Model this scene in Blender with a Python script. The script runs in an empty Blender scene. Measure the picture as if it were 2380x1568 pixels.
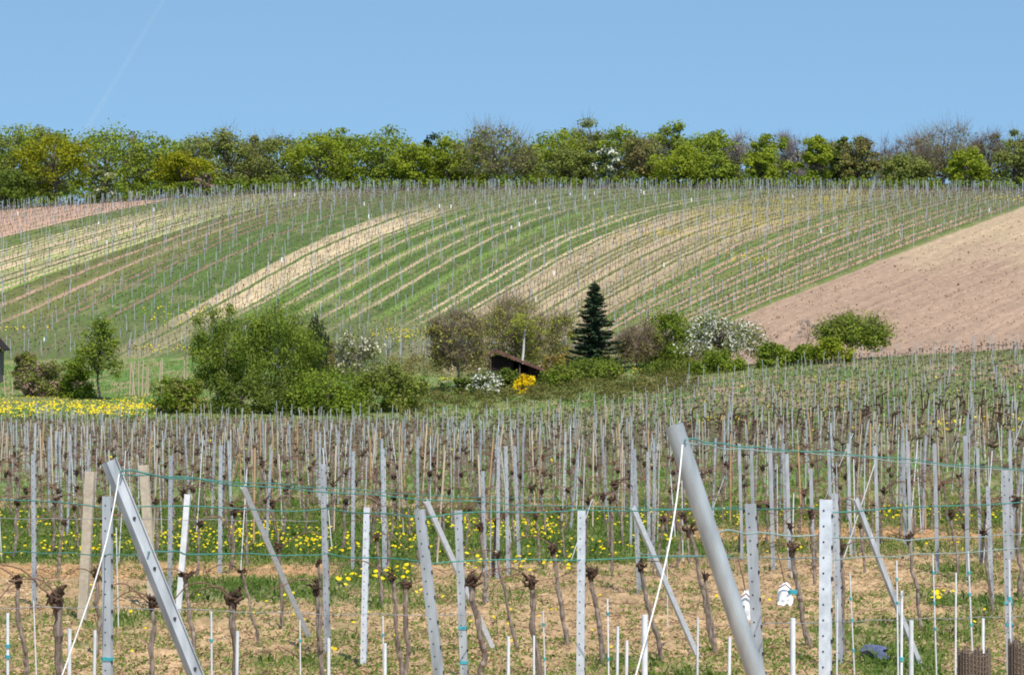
import bpy, math, random
import numpy as np
from mathutils import Vector, Matrix

random.seed(7)
rng = np.random.default_rng(7)
S = bpy.context.scene
COL = S.collection
FQ = 6750.0            # focal length in the units used for the survey table below
CX, CY = 1190.0, 784.0

# ------------------------------------------------------------------ helpers
class MB:
    """collects faces and links them as one mesh object"""
    def __init__(self):
        self.v = []; self.f = []; self.m = []; self.n = 0; self.sm = []
    def add(self, verts, faces, mat=0, smooth=False):
        verts = np.asarray(verts, float).reshape(-1, 3)
        faces = np.asarray(faces, np.int64)
        self.v.append(verts); self.f.append(faces + self.n)
        self.m.append(np.full(len(faces), mat, np.int32)); self.sm.append(np.full(len(faces), smooth, bool))
        self.n += len(verts)
    def mesh(self, name, mats, origin=(0, 0, 0)):
        me = bpy.data.meshes.new(name)
        V = np.concatenate(self.v) - np.asarray(origin, float)
        loops = np.concatenate([f.ravel() for f in self.f])
        cnt = np.concatenate([np.full(len(f), f.shape[1], np.int64) for f in self.f])
        st = np.concatenate([[0], np.cumsum(cnt)[:-1]])
        me.vertices.add(len(V)); me.loops.add(len(loops)); me.polygons.add(len(cnt))
        me.vertices.foreach_set('co', V.astype(np.float32).ravel())
        me.loops.foreach_set('vertex_index', loops.astype(np.int32))
        me.polygons.foreach_set('loop_start', st.astype(np.int32))
        for m in (mats if isinstance(mats, (list, tuple)) else [mats]): me.materials.append(m)
        me.polygons.foreach_set('material_index', np.concatenate(self.m))
        me.polygons.foreach_set('use_smooth', np.concatenate(self.sm))
        me.update(calc_edges=True)
        me.validate(verbose=False)
        return me
    def build(self, name, mats, parent=None, origin=(0, 0, 0)):
        o = bpy.data.objects.new(name, self.mesh(name, mats, origin))
        COL.objects.link(o)
        o.location = origin
        if parent is not None: o.parent = parent
        return o
    def tube(self, pts, rad, n=6, mat=0, smooth=True, caps=True):
        pts = np.asarray(pts, float); k = len(pts)
        rad = np.broadcast_to(np.asarray(rad, float), (k,))
        t = np.gradient(pts, axis=0); t /= np.linalg.norm(t, axis=1, keepdims=True) + 1e-12
        ref = np.array([0.0, 1.0, 0.0]) if abs(t[0][2]) > .5 else np.array([0, 0, 1.0])
        u = np.cross(t, ref); u /= np.linalg.norm(u, axis=1, keepdims=True) + 1e-9
        w = np.cross(t, u)
        a = np.linspace(0, 2*np.pi, n, endpoint=False)
        ring = pts[:, None, :] + rad[:, None, None]*(np.cos(a)[None, :, None]*u[:, None, :] + np.sin(a)[None, :, None]*w[:, None, :])
        i = np.arange(k-1)[:, None]*n; j = np.arange(n)[None, :]; j2 = (j+1) % n
        F = np.stack([i+j, i+j2, i+n+j2, i+n+j], -1).reshape(-1, 4)
        self.add(ring.reshape(-1, 3), F, mat, smooth)
        if caps:
            self.add(ring[-1], np.arange(n)[None, :], mat)
            self.add(ring[0], np.arange(n)[None, ::-1], mat)
    def extrude(self, prof, p0, p1, xdir, mat=0):
        p0 = np.asarray(p0, float); p1 = np.asarray(p1, float)
        z = p1-p0; z /= np.linalg.norm(z)
        x = np.asarray(xdir, float); x = x - z*x.dot(z); x /= np.linalg.norm(x); y = np.cross(z, x)
        prof = np.asarray(prof, float); n = len(prof)
        off = prof[:, :1]*x + prof[:, 1:]*y
        V = np.concatenate([p0+off, p1+off])
        j = np.arange(n); j2 = (j+1) % n
        self.add(V, np.stack([j, j2, j2+n, j+n], -1), mat)
        self.add(V[n:], np.arange(n)[None, :], mat); self.add(V[:n], np.arange(n)[None, ::-1], mat)
        return x, y, z
    def box(self, c, s, mat=0, rot=0.0):
        c = np.asarray(c, float); h = np.asarray(s, float)/2
        V = np.array([[x, y, z] for z in (-1, 1) for y in (-1, 1) for x in (-1, 1)], float)*h
        if rot:
            cr, sr = math.cos(rot), math.sin(rot)
            V[:, :2] = np.stack([V[:, 0]*cr - V[:, 1]*sr, V[:, 0]*sr + V[:, 1]*cr], 1)
        self.add(V+c, [[0, 2, 3, 1], [4, 5, 7, 6], [0, 1, 5, 4], [2, 6, 7, 3], [0, 4, 6, 2], [1, 3, 7, 5]], mat)
    def sticks(self, a, b, w0, w1=None, mat=0, n=4):
        """many straight prisms at once"""
        a = np.asarray(a, float).reshape(-1, 3); b = np.asarray(b, float).reshape(-1, 3); N = len(a)
        if N == 0: return
        w0 = np.broadcast_to(np.asarray(w0, float), (N,)); w1 = w0 if w1 is None else np.broadcast_to(np.asarray(w1, float), (N,))
        t = b-a; t /= np.linalg.norm(t, axis=1, keepdims=True)+1e-9
        ref = np.where(np.abs(t[:, 2:3]) > .8, np.array([[1., 0, 0]]), np.array([[0, 0, 1.]]))
        u = np.cross(t, ref); u /= np.linalg.norm(u, axis=1, keepdims=True); v = np.cross(t, u)
        ang = np.linspace(0, 2*np.pi, n, endpoint=False) + rng.random((N, 1))*6.28
        d = np.cos(ang)[..., None]*u[:, None] + np.sin(ang)[..., None]*v[:, None]
        V = np.concatenate([a[:, None]+d*w0[:, None, None], b[:, None]+d*w1[:, None, None]], 1)
        base = (np.arange(N)*2*n)[:, None, None]
        j = np.arange(n); F = np.stack([j, (j+1) % n, (j+1) % n+n, j+n], -1)[None]
        self.add(V.reshape(-1, 3), (base+F).reshape(-1, 4), mat)
        self.add(V[:, n:].reshape(-1, 3), (np.arange(N)*n)[:, None]+j[None], mat)
    def cards(self, c, nrm, size, aspect=.7, mat=0, droop=None):
        """leaf-shaped faces round the points c"""
        c = np.asarray(c, float); N = len(c)
        if N == 0: return
        nrm = nrm/(np.linalg.norm(nrm, axis=1, keepdims=True)+1e-9)
        r = rng.normal(size=(N, 3))
        if droop is not None: r = r*.4 + np.asarray(droop)
        u = r - nrm*(r*nrm).sum(1, keepdims=True); u /= np.linalg.norm(u, axis=1, keepdims=True)+1e-9
        v = np.cross(nrm, u)
        s = np.broadcast_to(np.asarray(size, float), (N,))[:, None]
        b = nrm*s*.18
        V = np.stack([c-u*s, c+v*s*aspect+b, c+u*s, c-v*s*aspect+b], 1)
        self.add(V.reshape(-1, 3), np.arange(N*4).reshape(N, 4), mat)

def tag(o, label=None, cat=None, group=None, kind=None):
    if label: o['label'] = label
    if cat: o['category'] = cat
    if group: o['group'] = group
    if kind: o['kind'] = kind
    return o

def empty(name, loc=(0, 0, 0), rz=0.0):
    o = bpy.data.objects.new(name, None); COL.objects.link(o)
    o.location = loc; o.rotation_euler = (0, 0, rz); o.empty_display_size = .2
    return o

def copy_tree(o, loc, rz=0.0, scale=(1, 1, 1), label=None, group=None):
    c = o.copy(); COL.objects.link(c); c.location = loc; c.rotation_euler = (c.rotation_euler[0], c.rotation_euler[1], rz); c.scale = scale
    for ch in o.children:
        k = ch.copy(); COL.objects.link(k); k.parent = c
        for g in ch.children:
            q = g.copy(); COL.objects.link(q); q.parent = k
    if label: c['label'] = label
    if group: c['group'] = group
    return c

# value noise -----------------------------------------------------------
def _h(ix, iy, s):
    n = (ix*374761393 + iy*668265263 + s*974634777) & 0xffffffff
    n = ((n ^ (n >> 13))*1274126177) & 0xffffffff
    n = n ^ (n >> 16)
    return (n & 0xffff)/65535.0
def vnoise(x, y, s=0):
    x = np.asarray(x, float); y = np.asarray(y, float)
    ix = np.floor(x).astype(np.int64); iy = np.floor(y).astype(np.int64)
    fx = x-ix; fy = y-iy; fx = fx*fx*(3-2*fx); fy = fy*fy*(3-2*fy)
    return (_h(ix, iy, s)*(1-fx)+_h(ix+1, iy, s)*fx)*(1-fy) + (_h(ix, iy+1, s)*(1-fx)+_h(ix+1, iy+1, s)*fx)*fy
def fbm(x, y, s=0, o=4):
    r = 0; a = .5; t = 0
    for k in range(o):
        r = r + a*vnoise(x*2**k, y*2**k, s+k*17); t += a; a *= .55
    return r/t
def sstep(a, b, x):
    t = np.clip((x-a)/(b-a), 0, 1); return t*t*(3-2*t)

# ------------------------------------------------------------------ terrain heights
def hill(z300, zc, end=.065):
    Y = np.array([300, 320, 340, 360, 380, 400, 420, 440, 460, 480.]); s = Y-300
    a = 2*(zc-z300)/180 - end; b = (a-end)/360
    return list(zip(Y, z300+a*s-b*s*s)) + [(488, zc+.36), (500, zc+.5), (540, zc-.4), (700, zc-8)]
near = [(0, -1.7), (8, -2.15), (14, -2.55), (20, -2.9), (28, -3.3), (43, -3.36), (58, -3.5)]
cols = {
 -1400: near+[(100, -4.6), (150, -5.6), (190, -6.1), (215, -5.8), (240, -5.3), (260, -4.6), (280, -3.6)]+hill(-2.5, 15.5),
 -600: near+[(100, -4.6), (150, -5.6), (190, -6.1), (215, -5.8), (240, -5.3), (260, -4.5), (280, -3.4)]+hill(-1.9, 18.0),
 0: near+[(100, -4.5), (150, -5.5), (190, -6.0), (215, -5.7), (240, -5.2), (260, -4.3), (280, -3.0)]+hill(-1.2, 21.0),
 600: near+[(100, -4.5), (150, -5.5), (190, -6.0), (215, -5.8), (240, -5.2), (260, -4.2), (280, -2.6)]+hill(-.9, 23.9),
 1190: near+[(100, -4.5), (150, -5.5), (190, -6.0), (215, -5.9), (240, -5.0), (255, -4.0), (270, -3.0), (285, -1.9)]+hill(-.7, 24.6),
 1785: near+[(100, -4.1), (150, -4.7), (190, -4.3), (230, -3.1), (250, -2.4), (270, -1.6)]+hill(0, 24.6),
 2380: near+[(100, -3.7), (120, -3.65), (150, -3.3), (190, -2.4), (230, -1.15), (250, -1.1), (270, -.7)]+hill(1.0, 24.2),
 2980: near+[(100, -3.5), (120, -3.3), (150, -2.8), (190, -1.6), (230, -.3), (250, 0), (270, .4)]+hill(2.0, 23.8),
 3800: near+[(100, -3.4), (120, -3.1), (150, -2.4), (190, -1.1), (230, .2), (250, .6), (270, 1.0)]+hill(2.6, 23.0)}
GY = np.arange(0, 701, .5)
GP = np.arange(-1400, 3801, 25.)
_ck = np.array(sorted(cols)); _cz = np.array([np.interp(GY, *zip(*cols[k])) for k in _ck])
G = np.array([[0]])
G = np.stack([np.interp(GP, _ck, _cz[:, j]) for j in range(len(GY))], 1)   # [px, Y]
def smooth(A, ax, r):
    k = np.ones(2*r+1)/(2*r+1)
    P = np.pad(A, [(r, r) if a == ax else (0, 0) for a in range(2)], mode='edge')
    return np.apply_along_axis(lambda v: np.convolve(v, k, 'valid'), ax, P)
G = smooth(smooth(G, 0, 7), 0, 5)
G = smooth(smooth(G, 1, 9), 1, 6)
def ground_z(X, Y):
    X = np.asarray(X, float); Y = np.asarray(Y, float)
    px = CX+FQ*X/np.maximum(Y, 1.0)
    a = np.clip((px-GP[0])/25, 0, len(GP)-1.001); b = np.clip(Y/.5, 0, len(GY)-1.001)
    i = a.astype(int); j = b.astype(int); fa = a-i; fb = b-j
    z = (G[i, j]*(1-fa)+G[i+1, j]*fa)*(1-fb)+(G[i, j+1]*(1-fa)+G[i+1, j+1]*fa)*fb
    return z - np.maximum(Y-700, 0)*.03
def survey(px, py, Y0=26.0, Y1=486.0):
    """ground point seen at a surveyed direction"""
    Y = np.arange(Y0, Y1, .2); u = (px-CX)/FQ
    p = CY-FQ*ground_z(u*Y, Y)/Y
    k = np.argmax(p <= py)
    if p[k] > py: k = len(Y)-1
    return np.array([u*Y[k], Y[k], ground_z(u*Y[k], Y[k])])
def at(px, Y, py=None):
    u = (px-CX)/FQ
    return np.array([u*Y, Y, float(ground_z(u*Y, Y)) if py is None else (CY-py)*Y/FQ])

# hill inversion table (px, py) -> Y
HP = np.arange(-900, 3300, 20.)
HY = np.arange(270, 482, .5)
_hz = ground_z(((HP-CX)/FQ)[:, None]*HY[None], np.broadcast_to(HY, (len(HP), len(HY))))
Hpy = CY-FQ*_hz/HY[None]
def hillY(px, py):
    i = np.clip(np.round((px+900)/20).astype(int), 0, len(HP)-1)
    out = np.empty(len(px))
    for k in range(len(px)):
        r = np.minimum.accumulate(Hpy[i[k]])
        out[k] = np.interp(-py[k], -r, HY) if py[k] > r[-1] else np.nan
    return out

# vine row curves on the hillside
KPY = np.array([830, 800, 740, 700, 650, 600, 550, 500, 470, 450, 440, 430.])
KEYS = [
 (-16, [-1620, -1430, -1220, -1080, -910, -730, -550, -350, -200, -100, -20, 60]),
 (0,  [-940, -830, -620, -480, -310, -130, 50, 250, 400, 500, 580, 680]),
 (9,  [-520, -420, -240, -130, 0, 160, 320, 480, 620, 740, 830, 930]),
 (16, [-100, -30, 95, 180, 280, 385, 500, 640, 760, 880, 960, 1060]),
 (25, [225, 290, 405, 475, 565, 655, 760, 890, 990, 1090, 1180, 1280]),
 (29, [335, 400, 520, 595, 685, 775, 880, 1010, 1110, 1210, 1300, 1400]),
 (39, [700, 760, 865, 935, 1015, 1100, 1195, 1315, 1430, 1560, 1680, 1800]),
 (46, [915, 970, 1070, 1140, 1225, 1310, 1410, 1550, 1690, 1830, 1960, 2080]),
 (56, [1200, 1270, 1380, 1445, 1535, 1630, 1740, 1880, 2000, 2130, 2250, 2350]),
 (70, [1510, 1600, 1715, 1810, 1940, 2065, 2195, 2330, 2410, 2470, 2520, 2580]),
 (90, [2110, 2200, 2315, 2410, 2540, 2665, 2795, 2930, 3010, 3070, 3120, 3180])]
KR = np.array([k[0] for k in KEYS], float); KX = np.array([k[1] for k in KEYS], float)
def row_coord(px, py):
    kx = [np.interp(-py, -KPY, KX[i]) for i in range(len(KR))]
    R = KR[0] + (px-kx[0])*(16/500.)
    for i in range(len(KR)-1):
        m = px >= kx[i]
        R = np.where(m, KR[i]+(KR[i+1]-KR[i])*(px-kx[i])/(kx[i+1]-kx[i]), R)
    return R
def row_px(r, py):
    kx = np.array([np.interp(-py, -KPY, KX[i]) for i in range(len(KR))])
    i = int(np.clip(np.searchsorted(KR, r)-1, 0, len(KR)-2))
    t = (r-KR[i])/(KR[i+1]-KR[i])
    return kx[i]*(1-t)+kx[i+1]*t

# ------------------------------------------------------------------ materials
def mat(name):
    m = bpy.data.materials.new(name); m.use_nodes = True
    nt = m.node_tree; nt.nodes.clear()
    return m, nt, nt.nodes.new('ShaderNodeOutputMaterial')
def N(nt, t, **kw):
    n = nt.nodes.new(t)
    for k, v in kw.items(): setattr(n, k, v)
    return n
def solid(name, c1, c2, rough=.7, metallic=0.0, scale=20.0, spec=.3, bump=0.0, stretch=None):
    m, nt, out = mat(name)
    b = N(nt, 'ShaderNodeBsdfPrincipled')
    tc = N(nt, 'ShaderNodeTexCoord'); nz = N(nt, 'ShaderNodeTexNoise'); nz.inputs['Scale'].default_value = scale; nz.inputs['Detail'].default_value = 6
    src = tc.outputs['Object']
    if stretch:
        mp = N(nt, 'ShaderNodeMapping'); mp.inputs['Scale'].default_value = stretch; nt.links.new(src, mp.inputs[0]); src = mp.outputs[0]
    nt.links.new(src, nz.inputs['Vector'])
    cr = N(nt, 'ShaderNodeValToRGB'); cr.color_ramp.elements[0].position = .3; cr.color_ramp.elements[1].position = .7
    cr.color_ramp.elements[0].color = (*c1, 1); cr.color_ramp.elements[1].color = (*c2, 1)
    nt.links.new(nz.outputs['Fac'], cr.inputs[0])
    oi = N(nt, 'ShaderNodeObjectInfo'); mr = N(nt, 'ShaderNodeMapRange'); mr.inputs['To Min'].default_value = .86; mr.inputs['To Max'].default_value = 1.1
    nt.links.new(oi.outputs['Random'], mr.inputs['Value'])
    mx = N(nt, 'ShaderNodeVectorMath', operation='SCALE'); nt.links.new(cr.outputs[0], mx.inputs[0]); nt.links.new(mr.outputs[0], mx.inputs['Scale'])
    nt.links.new(mx.outputs[0], b.inputs['Base Color'])
    b.inputs['Roughness'].default_value = rough; b.inputs['Metallic'].default_value = metallic
    b.inputs['Specular IOR Level'].default_value = spec
    if bump:
        bp = N(nt, 'ShaderNodeBump'); bp.inputs['Strength'].default_value = bump; bp.inputs['Distance'].default_value = .01
        nt.links.new(nz.outputs['Fac'], bp.inputs['Height']); nt.links.new(bp.outputs[0], b.inputs['Normal'])
    nt.links.new(b.outputs[0], out.inputs[0])
    return m
def leafmat(name, c1, c2, trans=.35, scale=.5, c3=None, p3=.85):
    """leaves: colour differs leaf by leaf and clump by clump"""
    m, nt, out = mat(name)
    geo = N(nt, 'ShaderNodeNewGeometry'); tc = N(nt, 'ShaderNodeTexCoord')
    nz = N(nt, 'ShaderNodeTexNoise'); nz.inputs['Scale'].default_value = scale; nz.inputs['Detail'].default_value = 3
    nt.links.new(tc.outputs['Object'], nz.inputs['Vector'])
    ad = N(nt, 'ShaderNodeMath', operation='MULTIPLY_ADD'); ad.inputs[1].default_value = .45
    sb = N(nt, 'ShaderNodeMath', operation='MULTIPLY_ADD'); sb.inputs[1].default_value = 1.6; sb.inputs[2].default_value = -.52
    nt.links.new(nz.outputs['Fac'], sb.inputs[0])
    nt.links.new(geo.outputs['Random Per Island'], ad.inputs[0]); nt.links.new(sb.outputs[0], ad.inputs[2])
    cr = N(nt, 'ShaderNodeValToRGB'); e = cr.color_ramp.elements
    e[0].position = .1; e[0].color = (*c1, 1); e[1].position = .8 if c3 is None else p3-.12; e[1].color = (*c2, 1)
    if c3 is not None:
        k = e.new(p3); k.color = (*c3, 1)
    nt.links.new(ad.outputs[0], cr.inputs[0])
    d = N(nt, 'ShaderNodeBsdfDiffuse'); t = N(nt, 'ShaderNodeBsdfTranslucent'); mx = N(nt, 'ShaderNodeMixShader'); mx.inputs[0].default_value = trans
    nt.links.new(cr.outputs[0], d.inputs[0]); nt.links.new(cr.outputs[0], t.inputs[0])
    nt.links.new(d.outputs[0], mx.inputs[1]); nt.links.new(t.outputs[0], mx.inputs[2]); nt.links.new(mx.outputs[0], out.inputs[0])
    return m

M = {}
M['zinc'] = solid('galvanised_steel', (.27, .285, .30), (.58, .595, .61), .5, .15, 11, .5, stretch=(1, 1, .25))
M['zinc_pale'] = solid('pale_galvanised_steel', (.55, .58, .62), (.74, .77, .80), .55, .15, 25, .5)
M['zinc_pipe'] = solid('galvanised_pipe', (.36, .36, .35), (.56, .56, .54), .42, .35, 14, .5, stretch=(1, 1, .3))
M['zinc_dull'] = solid('dull_galvanised_steel', (.24, .25, .26), (.46, .47, .485), .6, .1, 12)
M['hole'] = solid('dark_hole', (.02, .02, .022), (.05, .05, .055), .8)
M['rod'] = solid('white_rod', (.60, .61, .62), (.80, .80, .80), .5, 0, 12)
M['rod_grey'] = solid('weathered_rod', (.36, .33, .30), (.58, .55, .52), .7, 0, 12)
M['cable'] = solid('pale_cable', (.58, .54, .48), (.78, .75, .70), .6, 0, 40)
M['wood'] = solid('weathered_stake', (.38, .29, .20), (.62, .50, .37), .85, 0, 25, stretch=(1, 1, .12))
M['wood_orange'] = solid('orange_stake', (.42, .25, .13), (.56, .36, .20), .85, 0, 25, stretch=(1, 1, .12))
M['concrete'] = solid('tan_concrete', (.42, .35, .26), (.60, .51, .39), .9, 0, 18, bump=.4)
M['bark'] = solid('vine_bark', (.11, .08, .065), (.34, .27, .22), .95, 0, 40, .1, bump=.8, stretch=(1, 1, .25))
M['bark_dark'] = solid('vine_head_bark', (.025, .017, .013), (.12, .075, .05), .95, 0, 35, .1, bump=.8)
M['cane'] = solid('red_cane', (.13, .07, .05), (.26, .15, .10), .8, 0, 20)
M['canes_far'] = solid('brown_canes', (.13, .08, .06), (.26, .18, .13), .9, 0, 8)
M['trunk'] = solid('tree_bark', (.07, .055, .045), (.19, .15, .12), .95, 0, 4)
M['trunk_grey'] = solid('grey_twigs', (.16, .13, .12), (.29, .245, .23), .95, 0, 2)
M['trunk_mauve'] = solid('mauve_twigs', (.17, .14, .145), (.30, .25, .25), .95, 0, 2)
M['trunk_brown'] = solid('brown_twigs', (.14, .10, .07), (.25, .19, .13), .95, 0, 2)
M['birch'] = solid('birch_bark', (.45, .42, .38), (.75, .72, .66), .85, 0, 3, stretch=(1, 1, 3))
M['green_wire'] = solid('green_wire', (.04, .20, .16), (.09, .32, .26), .6)
M['pale_wire'] = solid('pale_green_wire', (.25, .36, .33), (.38, .48, .44), .6)
M['grey_wire'] = solid('grey_wire', (.22, .23, .23), (.36, .36, .36), .5)
M['tie'] = solid('teal_tie', (.04, .30, .34), (.08, .42, .46), .6)
M['white_plastic'] = solid('white_plastic', (.72, .72, .74), (.86, .86, .88), .5)
M['mesh_tube'] = solid('brown_mesh', (.12, .085, .06), (.27, .20, .15), .9, 0, 120)
M['blue_sheet'] = solid('blue_sheet', (.08, .09, .17), (.16, .18, .29), .5)
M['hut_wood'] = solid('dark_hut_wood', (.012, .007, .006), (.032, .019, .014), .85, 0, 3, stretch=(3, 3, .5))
M['hut_roof'] = solid('red_brown_roof', (.10, .045, .036), (.18, .08, .066), .8, 0, 3)
M['hut_post'] = solid('hut_post_wood', (.07, .045, .035), (.13, .09, .07), .85, 0, 5)
M['shed_wall'] = solid('grey_shed_wall', (.10, .085, .08), (.17, .15, .14), .85, 0, 4)

# ------------------------------------------------------------------ ground
def mask_box(px, py, x0, x1, y0, y1, f=25.):
    return sstep(x0-f, x0+f, px)*(1-sstep(x1-f, x1+f, px))*sstep(y0-f*.4, y0+f*.4, py)*(1-sstep(y1-f*.4, y1+f*.4, py))
GREEN = np.array([.098, .140, .045]); OLIVE = np.array([.165, .165, .068]); PALEG = np.array([.19, .25, .075])
TAN = np.array([.50, .385, .235]); BROWN = np.array([.312, .212, .150]); RED = np.array([.41, .26, .185]); STRAW = np.array([.425, .285, .158])
ORANGE = np.array([.46, .25, .11]); UMBER = np.array([.22, .15, .09])
def alley(k):
    """(kind of ground in the alley, kind of strip under the vines)"""
    if k < -1: return RED, RED
    if k <= 1: return GREEN, OLIVE
    if k <= 8: return (TAN if k % 2 == 0 else (GREEN if k % 4 == 1 else PALEG)), (GREEN if k in (2, 8) else TAN*.9)
    if k <= 10: return (TAN, GREEN) if k == 9 else (PALEG, TAN)
    if k <= 15: return OLIVE*.85, (RED*.9 if k in (12, 14) else OLIVE*.8)
    if k <= 24: return GREEN*(.85 if k % 3 else 1.05), (UMBER if k in (16, 17, 20) else GREEN*.9)
    if k <= 28: return TAN, (GREEN if k == 26 else TAN*.92)
    if k <= 38: return (GREEN if k % 3 else PALEG*.8), (TAN*.76 if k % 2 else GREEN*.85)
    if k == 39: return PALEG*.9, PALEG*.9
    if k <= 41: return GREEN*.95, OLIVE
    if k <= 45: return GREEN, (TAN*.95 if k in (42, 43, 45) else OLIVE)
    if k <= 55: return (TAN*.76 if k not in (49, 53) else OLIVE*.9), (TAN*.60 if k % 3 else OLIVE*.8)
    if k <= 69: return (GREEN*.95 if k % 2 else OLIVE), (RED*.95 if k % 3 else OLIVE*1.1)
    return BROWN, BROWN
KA = np.arange(-60, 130)
AL1 = np.array([alley(k)[0] for k in KA]); AL2 = np.array([alley(k)[1] for k in KA])
ALJ = 1+.12*rng.normal(size=(len(KA), 1)).clip(-1.5, 1.5)
def hillgreen(A):
    g = (A[:, :1] < A[:, 1:2]*1.12)*(KA[:, None] > -2); return np.where(g, A*np.array([.90, 1.0, .72]), A)
AL1 = hillgreen(AL1)*ALJ; AL2 = hillgreen(AL2)

def ground_soil(px, py, X, Y):
    """how bare the foreground is, 1 = straw and soil"""
    n = fbm(X*1.1, Y*.55, 3, 4); n2 = fbm(X*.35, Y*.22, 9, 3)
    s = sstep(.38, .60, n*.6+n2*.4+.10)
    s = np.maximum(s, .0)
    g = mask_box(px, py, -400, 1560, 1185, 1312, 30)                         # flowery grass strip
    g = np.maximum(g, mask_box(px, py, 1500, 2800, 1175, 1225, 30)*.8)
    g = np.maximum(g, mask_box(px, py, 1550, 2800, 1255, 1290, 20)*.55)
    g = np.maximum(g, mask_box(px, py, 360, 800, 1345, 1400, 30)*.9)
    g = np.maximum(g, mask_box(px, py, 780, 960, 1290, 1375, 30)*.85)
    g = np.maximum(g, mask_box(px, py, 2010, 2190, 1505, 1590, 20)*.9)
    g = np.maximum(g, mask_box(px, py, 1880, 2300, 1440, 1500, 25)*.55)
    b = mask_box(px, py, -400, 800, 1298, 1345, 18)*.75 + mask_box(px, py, 900, 1900, 1300, 1420, 30)*.45
    b = np.maximum(b, mask_box(px, py, 1600, 2800, 1210, 1262, 20)*.8)
    b = np.maximum(b, mask_box(px, py, 2180, 2700, 1500, 1700, 25))
    s = np.clip(s + .55*b, 0, 1)
    s = s*(1-np.clip(g*1.15, 0, 1)*(.65+.5*n))
    far = sstep(1180, 1130, py)
    return np.clip(s*(1-far) + far*sstep(.5, .75, n)*.5, 0, 1)

def ground_color(px, py, X, Y):
    n1 = fbm(X*.16, Y*.10, 21, 4)[..., None]; n2 = fbm(X*.9, Y*.5, 33, 3)[..., None]; n3 = vnoise(X*9, Y*5, 5)[..., None]
    # foreground
    s = ground_soil(px, py, X, Y)[..., None]
    straw = STRAW*(.72+.45*n2)*(.85+.3*n3)
    ora = (mask_box(px, py, -400, 900, 1296, 1345, 15)*.6+mask_box(px, py, 1550, 2800, 1205, 1270, 20)*.9+mask_box(px, py, 950, 1600, 1296, 1316, 10)*.5)[..., None]
    straw = straw*(1-ora)+ORANGE*(.8+.4*n3)*ora
    grass = (GREEN*(1-n2)+OLIVE*n2)*(.75+.5*n3)
    C = grass*(1-s)+straw*s
    # valley floor
    v = sstep(58, 78, Y)[..., None]
    mix = sstep(.40, .62, n1*.6+n2*.4)
    V = GREEN*np.array([1.05, 1.25, .95])*(1-mix)+OLIVE*1.2*mix
    pale = (mask_box(px, py, 1450, 2000, 880, 975, 40)*.5+mask_box(px, py, 2150, 2500, 835, 885, 30)*.6+mask_box(px, py, 1900, 2100, 820, 850, 20)*.5)[..., None]*sstep(.4, .6, n2)
    pale = np.clip(pale+.38*sstep(.50, .66, n2)*sstep(.42, .6, 1-n1), 0, 1)
    V = V*(1-pale)+(RED*.95)*pale
    V = V*(.9+.4*n3)
    C = C*(1-v)+V*v
    # hillside
    R = row_coord(px, py)+(fbm(X*.2, Y*.12, 55, 3)-.5)*.25
    k = np.floor(R); f = R-k
    i = np.clip(k.astype(int)-KA[0], 0, len(KA)-1)
    a = AL1[i]; u = AL2[i]
    st = (sstep(.26, .36, f)*(1-sstep(.64, .74, f)))[..., None]
    H = a*(1-st)+u*st
    # the strips are ragged: weeds in the bare ones, bare spots in the green ones
    q = fbm(X*.5, Y*.25, 71, 4)[..., None]
    soilish = (H[..., :1] > H[..., 1:2]*1.15)
    H = np.where(soilish, H*(1-.40*sstep(.54, .68, q))+OLIVE*.40*sstep(.54, .68, q), H*(1-.22*sstep(.56, .7, q))+TAN*.22*.8*sstep(.56, .7, q))
    veg = np.maximum(sstep(530, 470, py+30*(n1[..., 0]-.5))*np.where((R > 24) & (R < 29.5), .9, .55)*(R > 1.5), sstep(715, 760, py)*.7*(R < 50))[..., None]
    H = H*(1-veg)+(GREEN*.5+OLIVE*.4)*veg
    fl = (((R > 46) & (R < 56))[..., None])*sstep(590, 520, py)[..., None]*sstep(.45, .6, fbm(X*.3, Y*.3, 81, 3))[..., None]*.4
    H = H*(1-fl)+np.array([.36, .29, .05])*fl
    H = H*(.72+.56*n3)
    # bare field
    fe = sstep(69.6, 70.2, R)[..., None]
    ff = fbm(R*1.3, Y*.03, 91, 4)[..., None]; fg = vnoise(X*2.2, Y*1.4, 95)[..., None]
    pale = sstep(640, 540, py+60*(n1[..., 0]-.5)*2)[..., None]
    fur = vnoise(R*7, Y*.05, 97)[..., None]; spk = (vnoise(X*5, Y*3, 98)[..., None] > .9)*.25
    F = (BROWN*(1-pale*.55)+TAN*.86*pale*.55)*(.62+.34*ff+.26*fg+.22*fur+spk)
    H = H*(1-fe)+F*fe
    h = sstep(283, 292, Y)
    h = np.where((px > 780) & (px < 1700), sstep(262, 272, Y), h)
    h = np.where(px > 1690, sstep(252, 258, Y), h)
    h = np.where(px < 480, sstep(286, 290, Y), h)[..., None]
    C = C*(1-h)+H*h
    top = sstep(484, 492, Y)[..., None]
    C = C*(1-top)+OLIVE*.7*top
    return C

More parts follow.
